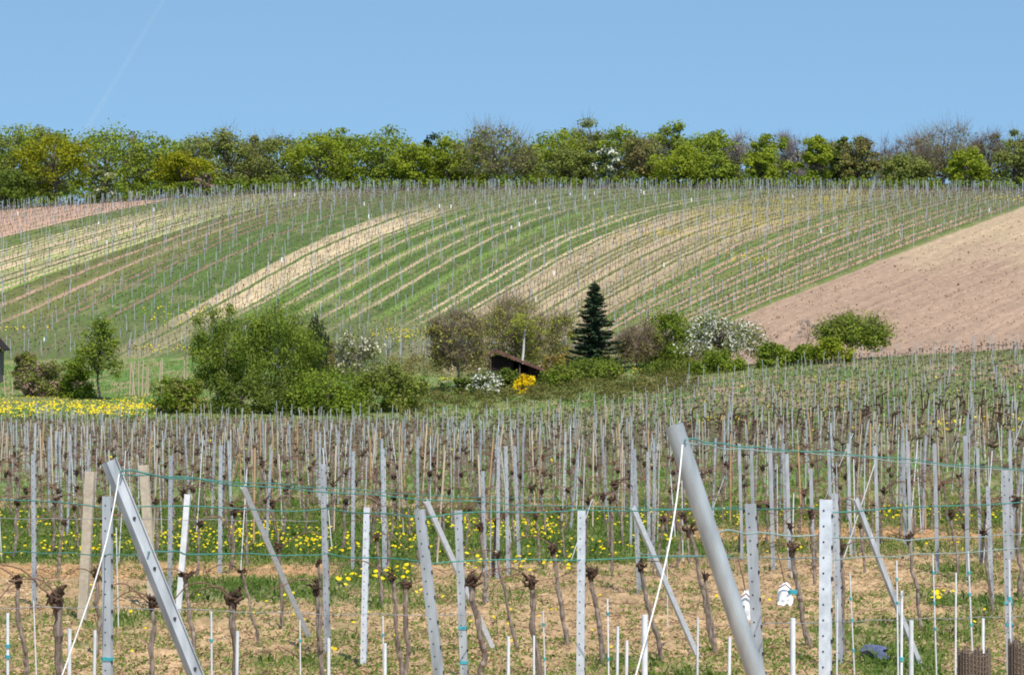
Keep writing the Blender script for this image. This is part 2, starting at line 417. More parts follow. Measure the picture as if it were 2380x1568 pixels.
def make_ground():
    uc = np.concatenate([np.linspace(-.62, -.20, 40)[:-1], np.linspace(-.20, .20, 790), np.linspace(.20, .62, 40)[1:]])
    yr = np.concatenate([np.array([1.5, 3, 5]), np.arange(7, 27, .8), np.arange(27, 62, .075), np.arange(62, 286, .55), np.arange(286, 492, .42), np.array([496, 505, 520, 560, 620, 700, 900, 1300, 2000, 3000])])
    U, Yg = np.meshgrid(uc, yr)
    X = U*Yg; Y = Yg; Z = ground_z(X, Y)
    px = CX+FQ*U; py = CY-FQ*Z/Y
    # clods, ruts and tufts as real relief
    a = sstep(24, 28, Y)*(1-sstep(60, 75, Y))
    rel = (fbm(X*2.2, Y*1.6, 101, 3)-.5)*.10+(fbm(X*9, Y*6, 111, 3)-.5)*.11+(vnoise(X*26, Y*15, 121)-.5)*.035
    Z = Z+rel*a
    Z = Z+(fbm(X*.7, Y*.5, 131, 4)-.5)*.22*sstep(62, 80, Y)*(1-sstep(480, 492, Y))
    fe = sstep(69.6, 70.2, row_coord(px, py))*sstep(255, 262, Y)
    Z = Z+fe*((vnoise(X*1.6, Y*.9, 141)-.5)*.16+(vnoise(row_coord(px, py)*6, Y*.05, 143)-.5)*.12)
    C = ground_color(px, py, X, Y)
    nr, nc = U.shape
    me = bpy.data.meshes.new('ground')
    idx = np.arange(nr*nc).reshape(nr, nc)
    F = np.stack([idx[:-1, :-1], idx[:-1, 1:], idx[1:, 1:], idx[1:, :-1]], -1).reshape(-1, 4)
    me.vertices.add(nr*nc); me.loops.add(F.size); me.polygons.add(len(F))
    me.vertices.foreach_set('co', np.stack([X, Y, Z], -1).astype(np.float32).ravel())
    me.loops.foreach_set('vertex_index', F.astype(np.int32).ravel())
    me.polygons.foreach_set('loop_start', (np.arange(len(F))*4).astype(np.int32))
    me.polygons.foreach_set('use_smooth', np.ones(len(F), bool))
    me.update(calc_edges=True)
    at_ = me.attributes.new('soil_color', 'FLOAT_COLOR', 'POINT')
    at_.data.foreach_set('color', np.concatenate([C.reshape(-1, 3).clip(0, 1), np.ones((nr*nc, 1))], 1).astype(np.float32).ravel())
    m, nt, out = mat('vineyard_ground')
    b = N(nt, 'ShaderNodeBsdfPrincipled'); b.inputs['Roughness'].default_value = .95; b.inputs['Specular IOR Level'].default_value = .1
    ac = N(nt, 'ShaderNodeAttribute', attribute_name='soil_color'); tc = N(nt, 'ShaderNodeTexCoord')
    nz = N(nt, 'ShaderNodeTexNoise'); nz.inputs['Scale'].default_value = 7; nz.inputs['Detail'].default_value = 8; nz.inputs['Roughness'].default_value = .7
    nt.links.new(tc.outputs['Object'], nz.inputs['Vector'])
    mr = N(nt, 'ShaderNodeMapRange'); mr.inputs['From Min'].default_value = .3; mr.inputs['From Max'].default_value = .7; mr.inputs['To Min'].default_value = .62; mr.inputs['To Max'].default_value = 1.35
    nt.links.new(nz.outputs['Fac'], mr.inputs['Value'])
    sc = N(nt, 'ShaderNodeVectorMath', operation='SCALE'); nt.links.new(ac.outputs['Color'], sc.inputs[0]); nt.links.new(mr.outputs[0], sc.inputs['Scale'])
    nt.links.new(sc.outputs[0], b.inputs['Base Color']); nt.links.new(b.outputs[0], out.inputs[0])
    me.materials.append(m)
    o = bpy.data.objects.new('ground', me); COL.objects.link(o)
    tag(o, 'rolling vineyard ground with straw, grass strips, striped hillside and bare brown field', 'ground', kind='structure')
make_ground()

# ------------------------------------------------------------------ posts, stakes, vines: first of each kind
def u_prof(w, d, t=.006):
    return [(-w/2, 0), (w/2, 0), (w/2, d), (w/2-t, d), (w/2-t, t), (-w/2+t, t), (-w/2+t, d), (-w/2, d)]
def post_mb(b, t, w, turn=0.0, holes=False, hooks=True):
    m = MB(); b = np.asarray(b, float); t = np.asarray(t, float)
    d = w*.62
    prof = [(w/2, -d/2), (-w/2, -d/2), (-w/2, d/2), (-w/2+.006, d/2), (-w/2+.006, -d/2+.006), (w/2-.006, -d/2+.006), (w/2-.006, d/2), (w/2, d/2)][::-1]
    xd = np.array([math.cos(turn), math.sin(turn), 0.0])
    x, y, z = m.extrude(prof, b, t, xd)
    L = np.linalg.norm(t-b)
    if holes:
        k = np.arange(L-.06, .1, -.085)
        for i, h in enumerate(k):
            c = b+z*h+x*(w*.12*(1 if i % 2 else -1)*.0-w*.12)-y*(d/2+.0015)
            a = np.linspace(0, 2*np.pi, 6, endpoint=False)
            ring = c+.006*(np.cos(a)[:, None]*x+np.sin(a)[:, None]*z)
            m.add(np.concatenate([ring, ring+y*.002]), [[0, 1, 2, 3, 4, 5]], 1)
            if hooks and i % 2 == 0:
                q = b+z*(h-.03)+x*(w/2+.002)
                m.box(q, (.012, .02, .022), 1)
    return m
def flare(b, t): return Vector(t)-Vector(b)

used_labels = set()
posts_n = 0
def near_post(px, top, Y, w, label, dx=0.0, matk='zinc', turn=.3, holes=True, name='trellis_post', ties=(), rand=True):
    turn = -turn
    w = w*(.88 if Y < 33 or name != 'trellis_post' else .80)
    b = at(px+dx, Y); b[2] -= .15
    t = at(px, Y, top)
    m = post_mb(b, t, w, turn, holes)
    o = m.build(name, [M[matk], M['hole']], origin=b)
    tag(o, label, 'post')
    for py in ties:
        f = (t[2]-(CY-py)*Y/FQ)/(t[2]-b[2]); c = t+(b-t)*f
        k = MB(); k.box(c, (w*1.15, w*.8, .022), rot=turn)
        k.build('wire_tie', M['tie'], parent=None).parent = o
        o.children[-1].matrix_parent_inverse = o.matrix_world.inverted() if False else Matrix.Translation(-Vector(b))
    return o

near_post(250, 1153, 19.5, .070, 'perforated grey post left of the left leaning end post, cut by the guy cable', ties=(1530,))
near_post(78, 1055, 36, .066, 'grey steel post near the left edge between dark vine trunks', 2)
near_post(398, 1058, 36, .064, 'grey steel post just right of the right tan concrete post', -4)
near_post(514, 1035, 41, .066, 'tall steel post standing left of the thin leaning post with dandelions at its foot', -3)
near_post(436, 1148, 35, .085, 'broad whitish post tilting left behind the left leaning end post', -24, 'rod', .1, False)
near_post(751, 1078, 30, .064, 'tall pale post with a knotted vine head at its middle', 12, ties=())
near_post(853, 1178, 29, .068, 'round topped whitish post standing alone over bare straw', -9, 'zinc_pale', .2)
near_post(975, 1183, 19.6, .075, 'broad perforated post leaning slightly, before a thin leaning brace post', 75, 'zinc', .25)
near_post(1065, 1185, 23, .066, 'perforated post with two teal ties, right neighbour of the broad leaning one', 20, 'zinc', .2, ties=(1458, 1538))
near_post(1122, 1094, 36, .058, 'slim grey post with a dark cap hook right of the teal tied post', 8)
near_post(1159, 1038, 40, .056, 'left one of three slim posts clustered above the dandelion strip', -2)
near_post(1176, 1036, 41, .06, 'middle one of three slim posts clustered above the dandelion strip', 6)
near_post(1196, 1037, 44, .06, 'right one of three slim posts clustered above the dandelion strip', 12)
near_post(890, 1042, 41, .06, 'steel post rising behind the round topped whitish post', 4)
near_post(822, 1048, 42, .06, 'steel post between the pale knotted post and the whitish round topped post', -2)
near_post(1352, 1185, 23.5, .072, 'whitish perforated post alone in the middle with a vine head on its right', -4, 'zinc_pale', .15)
near_post(1473, 1043, 38, .07, 'slightly tilted steel post above the thin brace left of the big pipe', 14)
near_post(1506, 1050, 43, .056, 'slim post close behind the guy cable of the big pipe', 4)
near_post(1522, 1072, 44, .054, 'shorter slim post touching the guy cable of the big pipe', -4)
near_post(1744, 1170, 18.2, .070, 'perforated post crossing the foot of the big leaning pipe', 34, 'zinc', .35)
near_post(1920, 1160, 15.8, .072, 'broadest perforated post, pale and upright, right of the white bags', -4, 'zinc_pale', .35)
near_post(1940, 1146, 29, .07, 'post half hidden behind the broadest pale perforated post', 14)
near_post(2336, 1092, 27, .072, 'broad steel post near the right edge with vines behind', 14, ties=(1400, 1450))
near_post(2296, 1130, 36, .062, 'stout short post left of the right edge post, vine against it', 12)
k = 0
for px, top, Y, w, lab in [(1718, 1030, 44, .055, 'first slim post right of the big pipe top'), (1746, 1036, 45, .06, 'second slim post right of the big pipe top'),
    (1790, 1034, 42, .062, 'tall post standing above the left white bag'), (1829, 1054, 42, .062, 'tilted post standing above the right white bag'),
    (1884, 1088, 43, .06, 'short stout post with a vine head at its foot left of the broadest post'), (1926, 1044, 46, .055, 'post whose top shows over the broadest pale post'),
    (1971, 1030, 45, .056, 'thin post over the right leaning brace post top'), (2034, 1035, 44, .058, 'post just right of the right leaning brace post'),
    (2098, 1028, 47, .058, 'left post of a close pair near the right'), (2110, 1025, 44, .06, 'right post of a close pair near the right'),
    (2172, 1030, 41, .064, 'post with a vine head midway, right of the close pair'), (2243, 1012, 40, .064, 'tallest slim post near the right with its foot on orange soil'),
    (2272, 1042, 43, .058, 'slim post left of the stout short one near the right edge'), (2347, 1018, 44, .06, 'slim post rising behind the broad right edge post')]:
    near_post(px, top, Y, w, lab, 8, 'zinc', .2+.1*(k % 3), False); k += 1
o = near_post(210, 1095, 34, .125, 'left tan concrete post with weathered edges', -20, 'concrete', .15, False, 'concrete_post')
o = near_post(334, 1080, 36, .125, 'right tan concrete post partly hidden by the leaning steel post', 24, 'concrete', .15, False, 'concrete_post')

# leaning end posts
def lean_post(name, p0, p1, label, kind):
    (x0, y0, Y0), (x1, Y1) = p0, p1
    t = at(x0, Y0, y0); b = at(x1, Y1); b[2] -= .1
    m = MB()
    if kind == 'pipe':
        r = .043; a = np.linspace(math.radians(-150), math.radians(150), 20)
        prof = [(r*math.cos(q), r*math.sin(q)) for q in a]+[((r-.005)*math.cos(q), (r-.005)*math.sin(q)) for q in a[::-1]]
        z = (t-b)/np.linalg.norm(t-b)
        zd = np.array([.80, -.60, .1])
        m.extrude(prof, b, t, zd)
        x = zd-z*zd.dot(z); x /= np.linalg.norm(x); y = np.cross(z, x)
        L = np.linalg.norm(t-b)
        for h in np.arange(.25, L, .31):
            c = t-z*h+x*r*.80+y*r*.62; m.box(c, (.007, .007, .014), 1)
        mt = [M['zinc_pipe'], M['hole']]
    elif kind == 'channel':
        w, d, tt = .048, .048, .005
        prof = [(w/2, -d/2), (w/2, d/2), (-w/2, d/2), (-w/2, d/2-tt), (w/2-tt, d/2-tt), (w/2-tt, -d/2)]
        prof = [(w/2, -d/2), (w/2, d/2), (w/2+.012, d/2), (w/2+.012, d/2+tt), (w/2-tt, d/2+tt), (w/2-tt, -d/2+tt), (-w/2, -d/2+tt), (-w/2, -d/2+.016), (-w/2-tt, -d/2+.016), (-w/2-tt, -d/2)][::-1]
        a = math.radians(-52)
        prof = [(p*math.cos(a)-q*math.sin(a), p*math.sin(a)+q*math.cos(a)) for p, q in prof]
        x, y, z = m.extrude(prof, b, t, (1, 0, 0))
        L = np.linalg.norm(t-b)
        fx = x*math.cos(a)+y*math.sin(a); fy = -x*math.sin(a)+y*math.cos(a)
        for h in np.arange(.30, L, .26):
            c = t-z*h+fx*(w/2+.004)
            m.box(c, (.012, .012, .014), 1)
        mt = [M['zinc'], M['hole']]
    else:
        w, d = .052, .036
        prof = [(w/2, -d/2), (-w/2, -d/2), (-w/2, d/2), (-w/2+.006, d/2), (-w/2+.006, -d/2+.006), (w/2-.006, -d/2+.006), (w/2-.006, d/2), (w/2, d/2)][::-1]
        m.extrude(prof, b, t, (.75, .6, 0)); mt = [M['zinc_pale' if x0 < 1900 else 'zinc'], M['hole']]
    o = m.build(name, mt, origin=b)
    for p in o.data.polygons: p.use_smooth = False
    return tag(o, label, 'end post')
lean_post('end_post', (252, 1072, 14.0), (650, 14.0), 'big angled steel end post leaning left, in the left foreground', 'channel')
lean_post('end_post', (1566, 988, 13.0), (1940, 13.0), 'biggest leaning end post, a smooth round open pipe right of the middle', 'pipe')
lean_post('end_post', (565, 1130, 30.5), (728, 32), 'thin leaning end post over the left flowering grass strip', 'brace')
lean_post('end_post', (990, 1163, 29.5), (1157, 30.6), 'thin leaning end post half behind two perforated posts', 'brace')
lean_post('end_post', (1470, 1178, 29), (1632, 29.8), 'thin leaning end post crossed by the pale guy cable of the big pipe', 'brace')
lean_post('end_post', (1988, 1158, 28), (2150, 28.6), 'thin darker leaning end post at the right beside the blue sheet', 'brace')
for (x0, y0, Y0, x1, y1, Y1, r, lab) in [(277, 1102, 13.9, 145, 1572, 13.2, 0.0038, 'pale guy cable from the left leaning post down to lower left'),
                                     (1586, 1034, 12.9, 1478, 1575, 12.3, 0.0041, 'pale guy cable from the big pipe top down to lower left')]:
    a = at(x0, Y0, y0); b = at(x1, Y1, y1); b = a+(b-a)*1.9
    m = MB(); s = np.linspace(0, 1, 24)
    pts = a+(b-a)*s[:, None]; pts[:, 0] += .035*np.sin(s*np.pi*2)*np.linspace(1, .3, 24)
    m.tube(pts, r, 6)
    tag(m.build('guy_cable', M['cable'], origin=b), lab, 'guy cable')

# trellis wires
def wire(pts, r, mk, lab, wob=.01):
    P = np.array([at(px, Y, py) for px, py, Y in pts]); s = np.linspace(0, 1, len(P)); q = np.linspace(0, 1, 70)
    Q = np.stack([np.interp(q, s, P[:, i]) for i in range(3)], 1)
    kz = np.convolve(np.pad(Q[:, 2], 3, mode='edge'), np.ones(7)/7, 'valid'); Q[:, 2] = kz+wob*np.sin(q*40+len(lab))*.5
    m = MB(); m.tube(Q, r, 5)
    return tag(m.build('trellis_wire', M[mk], origin=tuple(P[0])), lab, 'wire')
wire([(279, 1092, 13.95), (380, 1103, 15), (560, 1128, 18), (760, 1142, 21), (980, 1160, 24), (1200, 1170, 27), (1480, 1182, 32), (1720, 1180, 36)], .0045, 'green_wire', 'upper green wire tied to the top of the left leaning post')
wire([(282, 1100, 13.95), (420, 1112, 16), (700, 1128, 20), (980, 1150, 26), (1300, 1160, 34)], .0035, 'green_wire', 'second green strand just below the upper wire of left leaning post')
wire([(-60, 1158, 24), (250, 1173, 21), (520, 1178, 22), (760, 1192, 24), (980, 1190, 20), (1350, 1190, 23), (1745, 1182, 22), (1940, 1180, 20), (2440, 1168, 26)], .0048, 'green_wire', 'long green wire running across near the tops of the foreground posts')
wire([(345, 1277, 13.95), (430, 1284, 16), (620, 1288, 20), (760, 1292, 24), (1000, 1302, 22), (1350, 1300, 23.5), (1700, 1290, 25)], .0050, 'green_wire', 'lower green wire tied midway on the left leaning post')
wire([(-60, 1280, 24), (250, 1288, 19.4), (340, 1290, 18)], .004, 'green_wire', 'short green wire reaching the left leaning post from left edge')
wire([(1592, 1018, 12.95), (1660, 1030, 14), (1780, 1042, 16), (2000, 1056, 19), (2240, 1082, 23), (2440, 1094, 26)], .0042, 'green_wire', 'high green wire from the top of the big pipe to the right edge')
wire([(1594, 1026, 12.95), (1700, 1044, 15), (1900, 1052, 18), (2150, 1078, 22), (2440, 1100, 26)], .0036, 'pale_wire', 'pale strand below the high wire of the big pipe')
wire([(1664, 1231, 13), (1760, 1240, 15), (1920, 1246, 16), (2100, 1252, 19), (2300, 1246, 24), (2440, 1236, 27)], .0045, 'pale_wire', 'pale green wire tied midway on the big pipe')
wire([(1480, 1288, 25), (1745, 1296, 22), (1920, 1298, 20), (2120, 1290, 24), (2440, 1270, 27)], .0045, 'pale_wire', 'pale lower wire passing behind the broadest perforated post')
wire([(-60, 1412, 20), (250, 1410, 19.5), (700, 1425, 21), (1100, 1430, 23)], .0028, 'grey_wire', 'thin grey wire low across the left foreground')
wire([(-60, 1204, 28), (300, 1206, 28), (740, 1210, 29)], .0032, 'grey_wire', 'thin grey wire below the green one at left')
wire([(1690, 1452, 18), (2060, 1440, 20), (2440, 1430, 22)], .0028, 'grey_wire', 'thin grey wire low across the right foreground')

# rods
def rod(px, top, Y, w, label, mk='rod', dx=0.0, group=None, ties=()):
    b = at(px+dx, Y); b[2] -= .1; t = at(px, Y, top)
    m = MB(); m.tube(np.linspace(b, t, 3), w/2, 7)
    o = m.build('planting_rod', M[mk], origin=b); tag(o, label, 'rod', group)
    for py in ties:
        f = (t[2]-(CY-py)*Y/FQ)/(t[2]-b[2]); c = t+(b-t)*f
        kk = MB(); kk.tube([c-[0, 0, .012], c+[0, 0, .012]], w*.9, 7)
        q = kk.build('plastic_tie', M['tie']); q.parent = o; q.matrix_parent_inverse = Matrix.Translation(-Vector(b))
    return o
for a in [(18, 1424, 22, .024, 'short white rod in the left bottom corner', 0, (1500, 1525)), (78, 1395, 27, .014, 'thin white rod leaning on the far left vine', 8, ()),
          (221, 1464, 19, .022, 'white rod just left of the perforated post in left foreground', -6, ()), (162, 1460, 18, .026, 'white rod along the left guy cable', -4, ()),
          (491, 1420, 24, .018, 'white rod with teal tie right of the left leaning post', 2, (1487,)), (552, 1466, 21, .026, 'thick white rod below the knotted vine head', -4, ()),
          (697, 1440, 26, .014, 'thin rod with teal tie below the left thin leaning post', 2, (1487,)), (764, 1482, 20, .024, 'white rod at the foot of the tall pale post', 0, ()),
          (890, 1430, 27, .014, 'thin rod with a teal tie right of the whitish round topped post', 2, (1474,)), (895, 1494, 20, .024, 'thick short rod right of the whitish round topped post', 0, ()),
          (1182, 1478, 20, .024, 'white rod on bare straw below the middle vine', -2, ()), (1241, 1476, 22, .018, 'white rod at the foot of the middle vine', 0, ()),
          (1262, 1420, 25, .014, 'thin tied rod beside the middle vine trunk', 8, (1450, 1530)), (1412, 1390, 25, .015, 'tied rod with a red cane right of the middle whitish post', 4, (1425, 1530)),
          (1436, 1455, 21, .022, 'white rod left of the guy cable of the big pipe', -4, ()), (1457, 1488, 21, .024, 'short white rod left of the thick sleeve', -3, ()),
          (1499, 1428, 14, .030, 'thick grey sleeve rod standing beside the pipe guy cable', -2, ()), (1622, 1434, 22, .018, 'slim white rod before the foot of a thin leaning post', -2, ()),
          (1696, 1480, 20, .024, 'white rod just left of the big pipe foot', -4, ()), (1843, 1436, 17.5, .032, 'thick grey rod under the right white bag', 0, (1375,)),
          (1946, 1392, 24, .018, 'white rod right beside the broadest pale post', -2, ()), (1975, 1330, 26, .014, 'tied white rod right of the broadest pale post', 14, (1390, 1440, 1510)),
          (2096, 1372, 20, .020, 'slim grey rod before the right leaning brace post', -2, (1530,)), (2118, 1441, 18, .030, 'thick white rod beside the right leaning brace post', 0, ()),
          (2084, 1302, 27, .016, 'thin tied rod left of the right leaning brace post foot', 4, (1345, 1400)), (2168, 1285, 27, .015, 'tied rod bearing a vine cane in the right foreground', 10, (1330, 1400, 1460)),
          (2222, 1330, 22, .015, 'tall thin white rod inside the left brown mesh tube', -2, ()), (2250, 1280, 27, .018, 'tied white rod in the right foreground with three ties', 14, (1330, 1380, 1450)),
          (2285, 1436, 20, .022, 'white rod between the two brown mesh tubes', -1, ()), (2345, 1300, 19, .016, 'thin rod inside the right brown mesh tube', 8, (1390,)),
          (270, 1225, 33, .014, 'thin pale rod between the perforated post and left leaning post', 6, ()), (1550, 1270, 33, .012, 'thin pale rod seen through the pipe guy cable', 2, ())]:
    rod(a[0], a[1], a[2], a[3], a[4], 'rod', a[5], None, a[6])

# vines ------------------------------------------------------------------
def wig(p0, p1, n, amp, r):
    s = np.linspace(0, 1, n)[:, None]; P = p0+(p1-p0)*s
    w = r.normal(size=(n, 3))*amp; w[0] = 0; w[-1] = 0
    return P+w
def vine_tree(base, head, rad=.035, canes=2, seed=0, side=0, cane_len=.7, root=None, thick_head=1.0):
    r = np.random.default_rng(seed); base = np.asarray(base, float); head = np.asarray(head, float)
    e = root if root is not None else empty('grapevine', base)
    def ch(m, nm, mk):
        o = m.build(nm, mk); o.parent = e; o.matrix_parent_inverse = Matrix.Translation(-Vector(e.location)); return o
    P = wig(base-[0, 0, .1], head, 7, rad*.55, r); q = np.linspace(0, 6, 25); P = np.stack([np.interp(q, np.arange(7), P[:, i]) for i in range(3)], 1)+r.normal(size=(25, 3))*rad*.12
    m = MB(); m.tube(P, np.linspace(1.1, .85, 25)*rad*(1+.20*r.normal(size=25).clip(-1, 1)), 8, smooth=False); ch(m, 'trunk', M['bark'])
    m = MB()
    for k in range(11):
        d = r.normal(size=3)*[.9, .7, .9]; d /= np.linalg.norm(d); d[2] = d[2]*.9+.22
        L = rad*(1.4+2.6*r.random())*thick_head
        c = head+r.normal(size=3)*rad*.8
        m.tube([c-d*rad*.5, c+d*L*.35+r.normal(size=3)*rad*.5, c+d*L*.7+r.normal(size=3)*rad*.4, c+d*L], np.array([.65, .8, .5, .16])*rad*r.uniform(.6, 1.05), 6, smooth=False)
    m.tube([head-[0, 0, rad*3], head-[0, 0, rad], head+[0, 0, rad*.8]], [rad, rad*1.25*thick_head, rad*.8], 8)
    ch(m, 'head', M['bark_dark'])
    for k in range(canes):
        sg = side if side else r.choice([-1, 1])
        if k % 2 and not side: sg = -sg
        p = head+r.normal(size=3)*rad*.5
        d = np.array([sg*(.6+.5*r.random()), .25*r.normal(), .5+.5*r.random()]); pts = [p]; st = cane_len/10*(.7+.6*r.random())
        for q in range(10):
            d = d/np.linalg.norm(d); pts.append(pts[-1]+d*st); d = d+[0, 0, -.16-.08*r.random()]+r.normal(size=3)*.14
        m = MB(); m.tube(pts, np.linspace(.0075, .004, 11), 5); ch(m, 'cane', M['cane'])
    return e
near_vines = [
 # head px, py, base px, Y, radius, label, canes, side
 (135, 1388, 133, 20, .045, 'thick old vine with a broad forked head left of the perforated post', 2, -1),
 (42, 1348, 62, 26, .035, 'vine at the far left with its dark head stretched sideways', 1, -1),
 (224, 1334, 228, 30, .03, 'small vine knot just left of the perforated post', 1, -1),
 (352, 1400, 352, 23, .035, 'rough vine trunk behind the left leaning post with arched red cane', 2, -1),
 (431, 1335, 452, 30, .032, 'vine with dark head against the broad whitish post', 1, -1),
 (541, 1395, 548, 22, .038, 'vine with a bulky black knot head above a thick white rod', 2, -1),
 (563, 1332, 610, 31, .026, 'slender curved vine right of the bulky knot vine', 1, -1),
 (735, 1365, 760, 24, .032, 'vine with a wide knot pressed to the tall pale post', 1, -1),
 (739, 1308, 752, 33, .03, 'vine head hooked on the tall pale post', 0, 0),
 (648, 1272, 660, 33, .028, 'vine trunk behind the left thin leaning post', 1, 1),
 (876, 1248, 890, 36, .034, 'vine with twisted dark head right of the whitish round topped post', 1, 1),
 (911, 1338, 944, 25, .032, 'vine leaning right behind the broad leaning perforated post', 1, -1),
 (943, 1360, 945, 25, .03, 'short dark vine against the broad leaning perforated post', 0, 0),
 (1097, 1352, 1130, 27, .034, 'vine right of the teal tied perforated post', 1, 1),
 (1157, 1290, 1205, 30.5, .026, 'slanting vine between the teal tied post and the middle vine', 1, -1),
 (1236, 1348, 1268, 24, .038, 'middle vine with spiky dark head above bare straw', 2, -1),
 (1119, 1222, 1132, 36, .032, 'vine head leaning on the slim capped post', 1, 1),
 (1285, 1275, 1318, 31, .028, 'vine left of the middle whitish post, reddish head', 1, -1),
 (1373, 1332, 1412, 29, .032, 'vine head touching the right side of the middle whitish post', 1, -1),
 (1489, 1312, 1546, 29, .034, 'vine leaning right below the third thin leaning post', 1, 1),
 (1602, 1232, 1668, 30.5, .028, 'long slanting vine left of the big pipe', 1, -1),
 (1640, 1340, 1668, 30, .03, 'short vine hidden by the big pipe', 0, 0),
 (1840, 1275, 1880, 31, .034, 'vine with a ragged forked head above the right white bag', 2, -1),
 (1955, 1272, 1962, 30, .034, 'vine clinging right behind the broadest pale post', 1, 1),
 (2112, 1252, 2148, 33, .034, 'vine with wide dark arms right of the right leaning post', 2, 0),
 (2286, 1238, 2312, 35, .034, 'vine with a broad crown beside the stout short post', 2, 0),
 (1885, 1195, 1892, 39, .034, 'vine head at the foot of the short stout post', 1, 1),
 (2365, 1160, 2372, 37, .034, 'vine at the right edge with a dark arm stretched left', 1, -1),
 (2000, 1222, 2012, 41, .03, 'vine head left of the right leaning brace post top', 1, 1),
 (1420, 1160, 1424, 41, .03, 'upright vine trunk right of the middle whitish post', 1, 1)]
for i, (hx, hy, bx, Y, rad, lab, cn, sd) in enumerate(near_vines):
    b = at(bx, Y); h = at(hx, Y, hy)
    e = vine_tree(b, h, rad*(.58+.30*random.random()), cn, 100+i, sd, .52)
    tag(e, lab, 'grapevine')
    e['group'] = 'old vines in the foreground'

# procedural rows across the valley floor
def ymax(px): return np.interp(px, [-300, 300, 960, 1300, 1480, 1600, 1900, 2100, 2700], [200, 197, 197, 203, 212, 232, 240, 242, 245])
vp = []; pp = []
th = math.radians(17); dr = np.array([math.sin(th), math.cos(th)]); nr = np.array([math.cos(th), -math.sin(th)])
for r in range(-60, 60):
    off = r*2.0
    s0 = random.random()*5
    for k in range(0, 215):
        s = 30+k*1.2
        p = dr*s+nr*off+np.array([random.gauss(0, .07), random.gauss(0, .10)])
        Y = p[1]; px = CX+FQ*p[0]/Y
        if Y < 40 or px < -520 or px > 2960 or Y > ymax(px): continue
        vp.append((p[0], Y, px))
        if int((k+r*3) % (5 if Y < 62 else 9)) == 0 and Y > 46: pp.append((p[0]+.1, Y, px))
order = lambda q: (q[2] < -30 or q[2] > 2410, q[1])
vp = np.array(sorted(vp, key=order)); pp = np.array(sorted(pp, key=order))

def zone(px):
    for x, s in [(300, 'the dandelion meadow'), (620, 'the weeping birch'), (960, 'the white blossom hawthorn'), (1300, 'the dark wooden hut'), (1480, 'the tall spruce'), (1750, 'the white flowering tree'), (2060, 'the round green bush'), (9999, 'the bare brown field')]:
        if px < x: return s
def zone_band(Y): return 'just beyond the flowery grass strip' if Y < 66 else ('in the dense vine band' if Y < 120 else 'in the far vineyard block')
# prototypes
proto_posts = []
for w in (.040, .048):
    m = post_mb((0, 0, -.1), (0, 0, 1.75), w, .3, False)
    o = m.build('trellis_post', [M['zinc_dull'], M['hole']]); proto_posts.append(o)
NP = 300-44
def place_post(o, i, X, Y, px, first):
    tl = random.gauss(0, .035)
    lab = 'galvanised post %s, below %s' % (zone_band(Y), zone(px))
    q = o if first else o.copy()
    if not first: COL.objects.link(q)
    q.location = (X, Y, float(ground_z(X, Y))); q.scale = (1, 1, .94+random.uniform(-.10, .08))
    q.rotation_euler = (random.gauss(0, .03), tl+(0.12 if random.random() < .06 else 0), random.uniform(-.5, .6))
    tag(q, lab, 'post', 'posts '+zone_band(Y)+' below '+zone(px))
for i in range(min(NP, len(pp))):
    place_post(proto_posts[i % 2], i, *pp[i], first=i < 2)
rest = pp[NP:]
if len(rest):
    X, Y = rest[:, 0], rest[:, 1]; z = ground_z(X, Y); n = len(X)
    m = MB(); h = rng.uniform(1.4, 1.8, n)
    m.sticks(np.stack([X, Y, z-.1], 1), np.stack([X+rng.normal(0, .11, n), Y+rng.normal(0, .05, n), z+h], 1), .023)
    tag(m.build('far_trellis_posts', M['zinc']), 'mass of pale posts filling the far vineyard block of the valley', 'posts', kind='stuff')

# vines of the valley
protos = []
for q in range(6):
    e = vine_tree((0, 0, 0), (random.uniform(-.18, .12), random.uniform(-.1, .1), random.uniform(.72, .9)), .021, 4, 500+q, 0, .75)
    for c in e.children: c.matrix_parent_inverse = Matrix.Identity(4)
    tag(e, cat='grapevine'); protos.append(e)
NV = 268
for i in range(min(NV, len(vp))):
    X, Y, px = vp[i]; e = protos[i % 6]
    lab = 'brown grapevine %s, below %s' % (zone_band(Y), zone(px)); gr = 'vines '+zone_band(Y)+' below '+zone(px)
    loc = (X, Y, float(ground_z(X, Y))); rz = random.uniform(-.6, .6)+(math.pi if random.random() < .3 else 0); sc = random.uniform(.85, 1.15)
    if i < 6:
        e.location = loc; e.rotation_euler = (0, 0, rz); e['label'] = lab; e['group'] = gr
    else: copy_tree(e, loc, rz, (sc, sc, sc), lab, gr)
rest = vp[NV:]; X, Y = rest[:, 0], rest[:, 1]; z = ground_z(X, Y); n = len(X)
B = np.stack([X, Y, z], 1)
hd = B+np.stack([rng.normal(0, .10, n), rng.normal(0, .1, n), rng.uniform(.68, .92, n)], 1)
m = MB(); m.sticks(B-[0, 0, .1], hd, .026, .022, 0)
for k in range(3):
    d = rng.normal(size=(n, 3))*[1, .8, .5]; d[:, 2] = np.abs(d[:, 2]); d /= np.linalg.norm(d, axis=1, keepdims=True)
    m.sticks(hd-d*.03, hd+d*rng.uniform(.08, .2, (n, 1)), .032, .012, 1)
sel = (Y < 115) | ((rest[:, 2] < 1000) & (Y < 175))
for k in range(5):
    H = hd[sel]; q = len(H); d = np.stack([rng.normal(0, .8, q), rng.normal(0, .8, q), rng.uniform(.1, .8, q)], 1); d /= np.linalg.norm(d, axis=1, keepdims=True)
    mid = H+d*.36; m.sticks(H, mid, .008, .007, 2, 3)
    d2 = d+[0, 0, -.7]; m.sticks(mid, mid+d2*.28, .006, .004, 2, 3)
od = np.array([q for q in vp if q[2] > 1560 and 100 < q[1] < 155 and random.random() < .26])
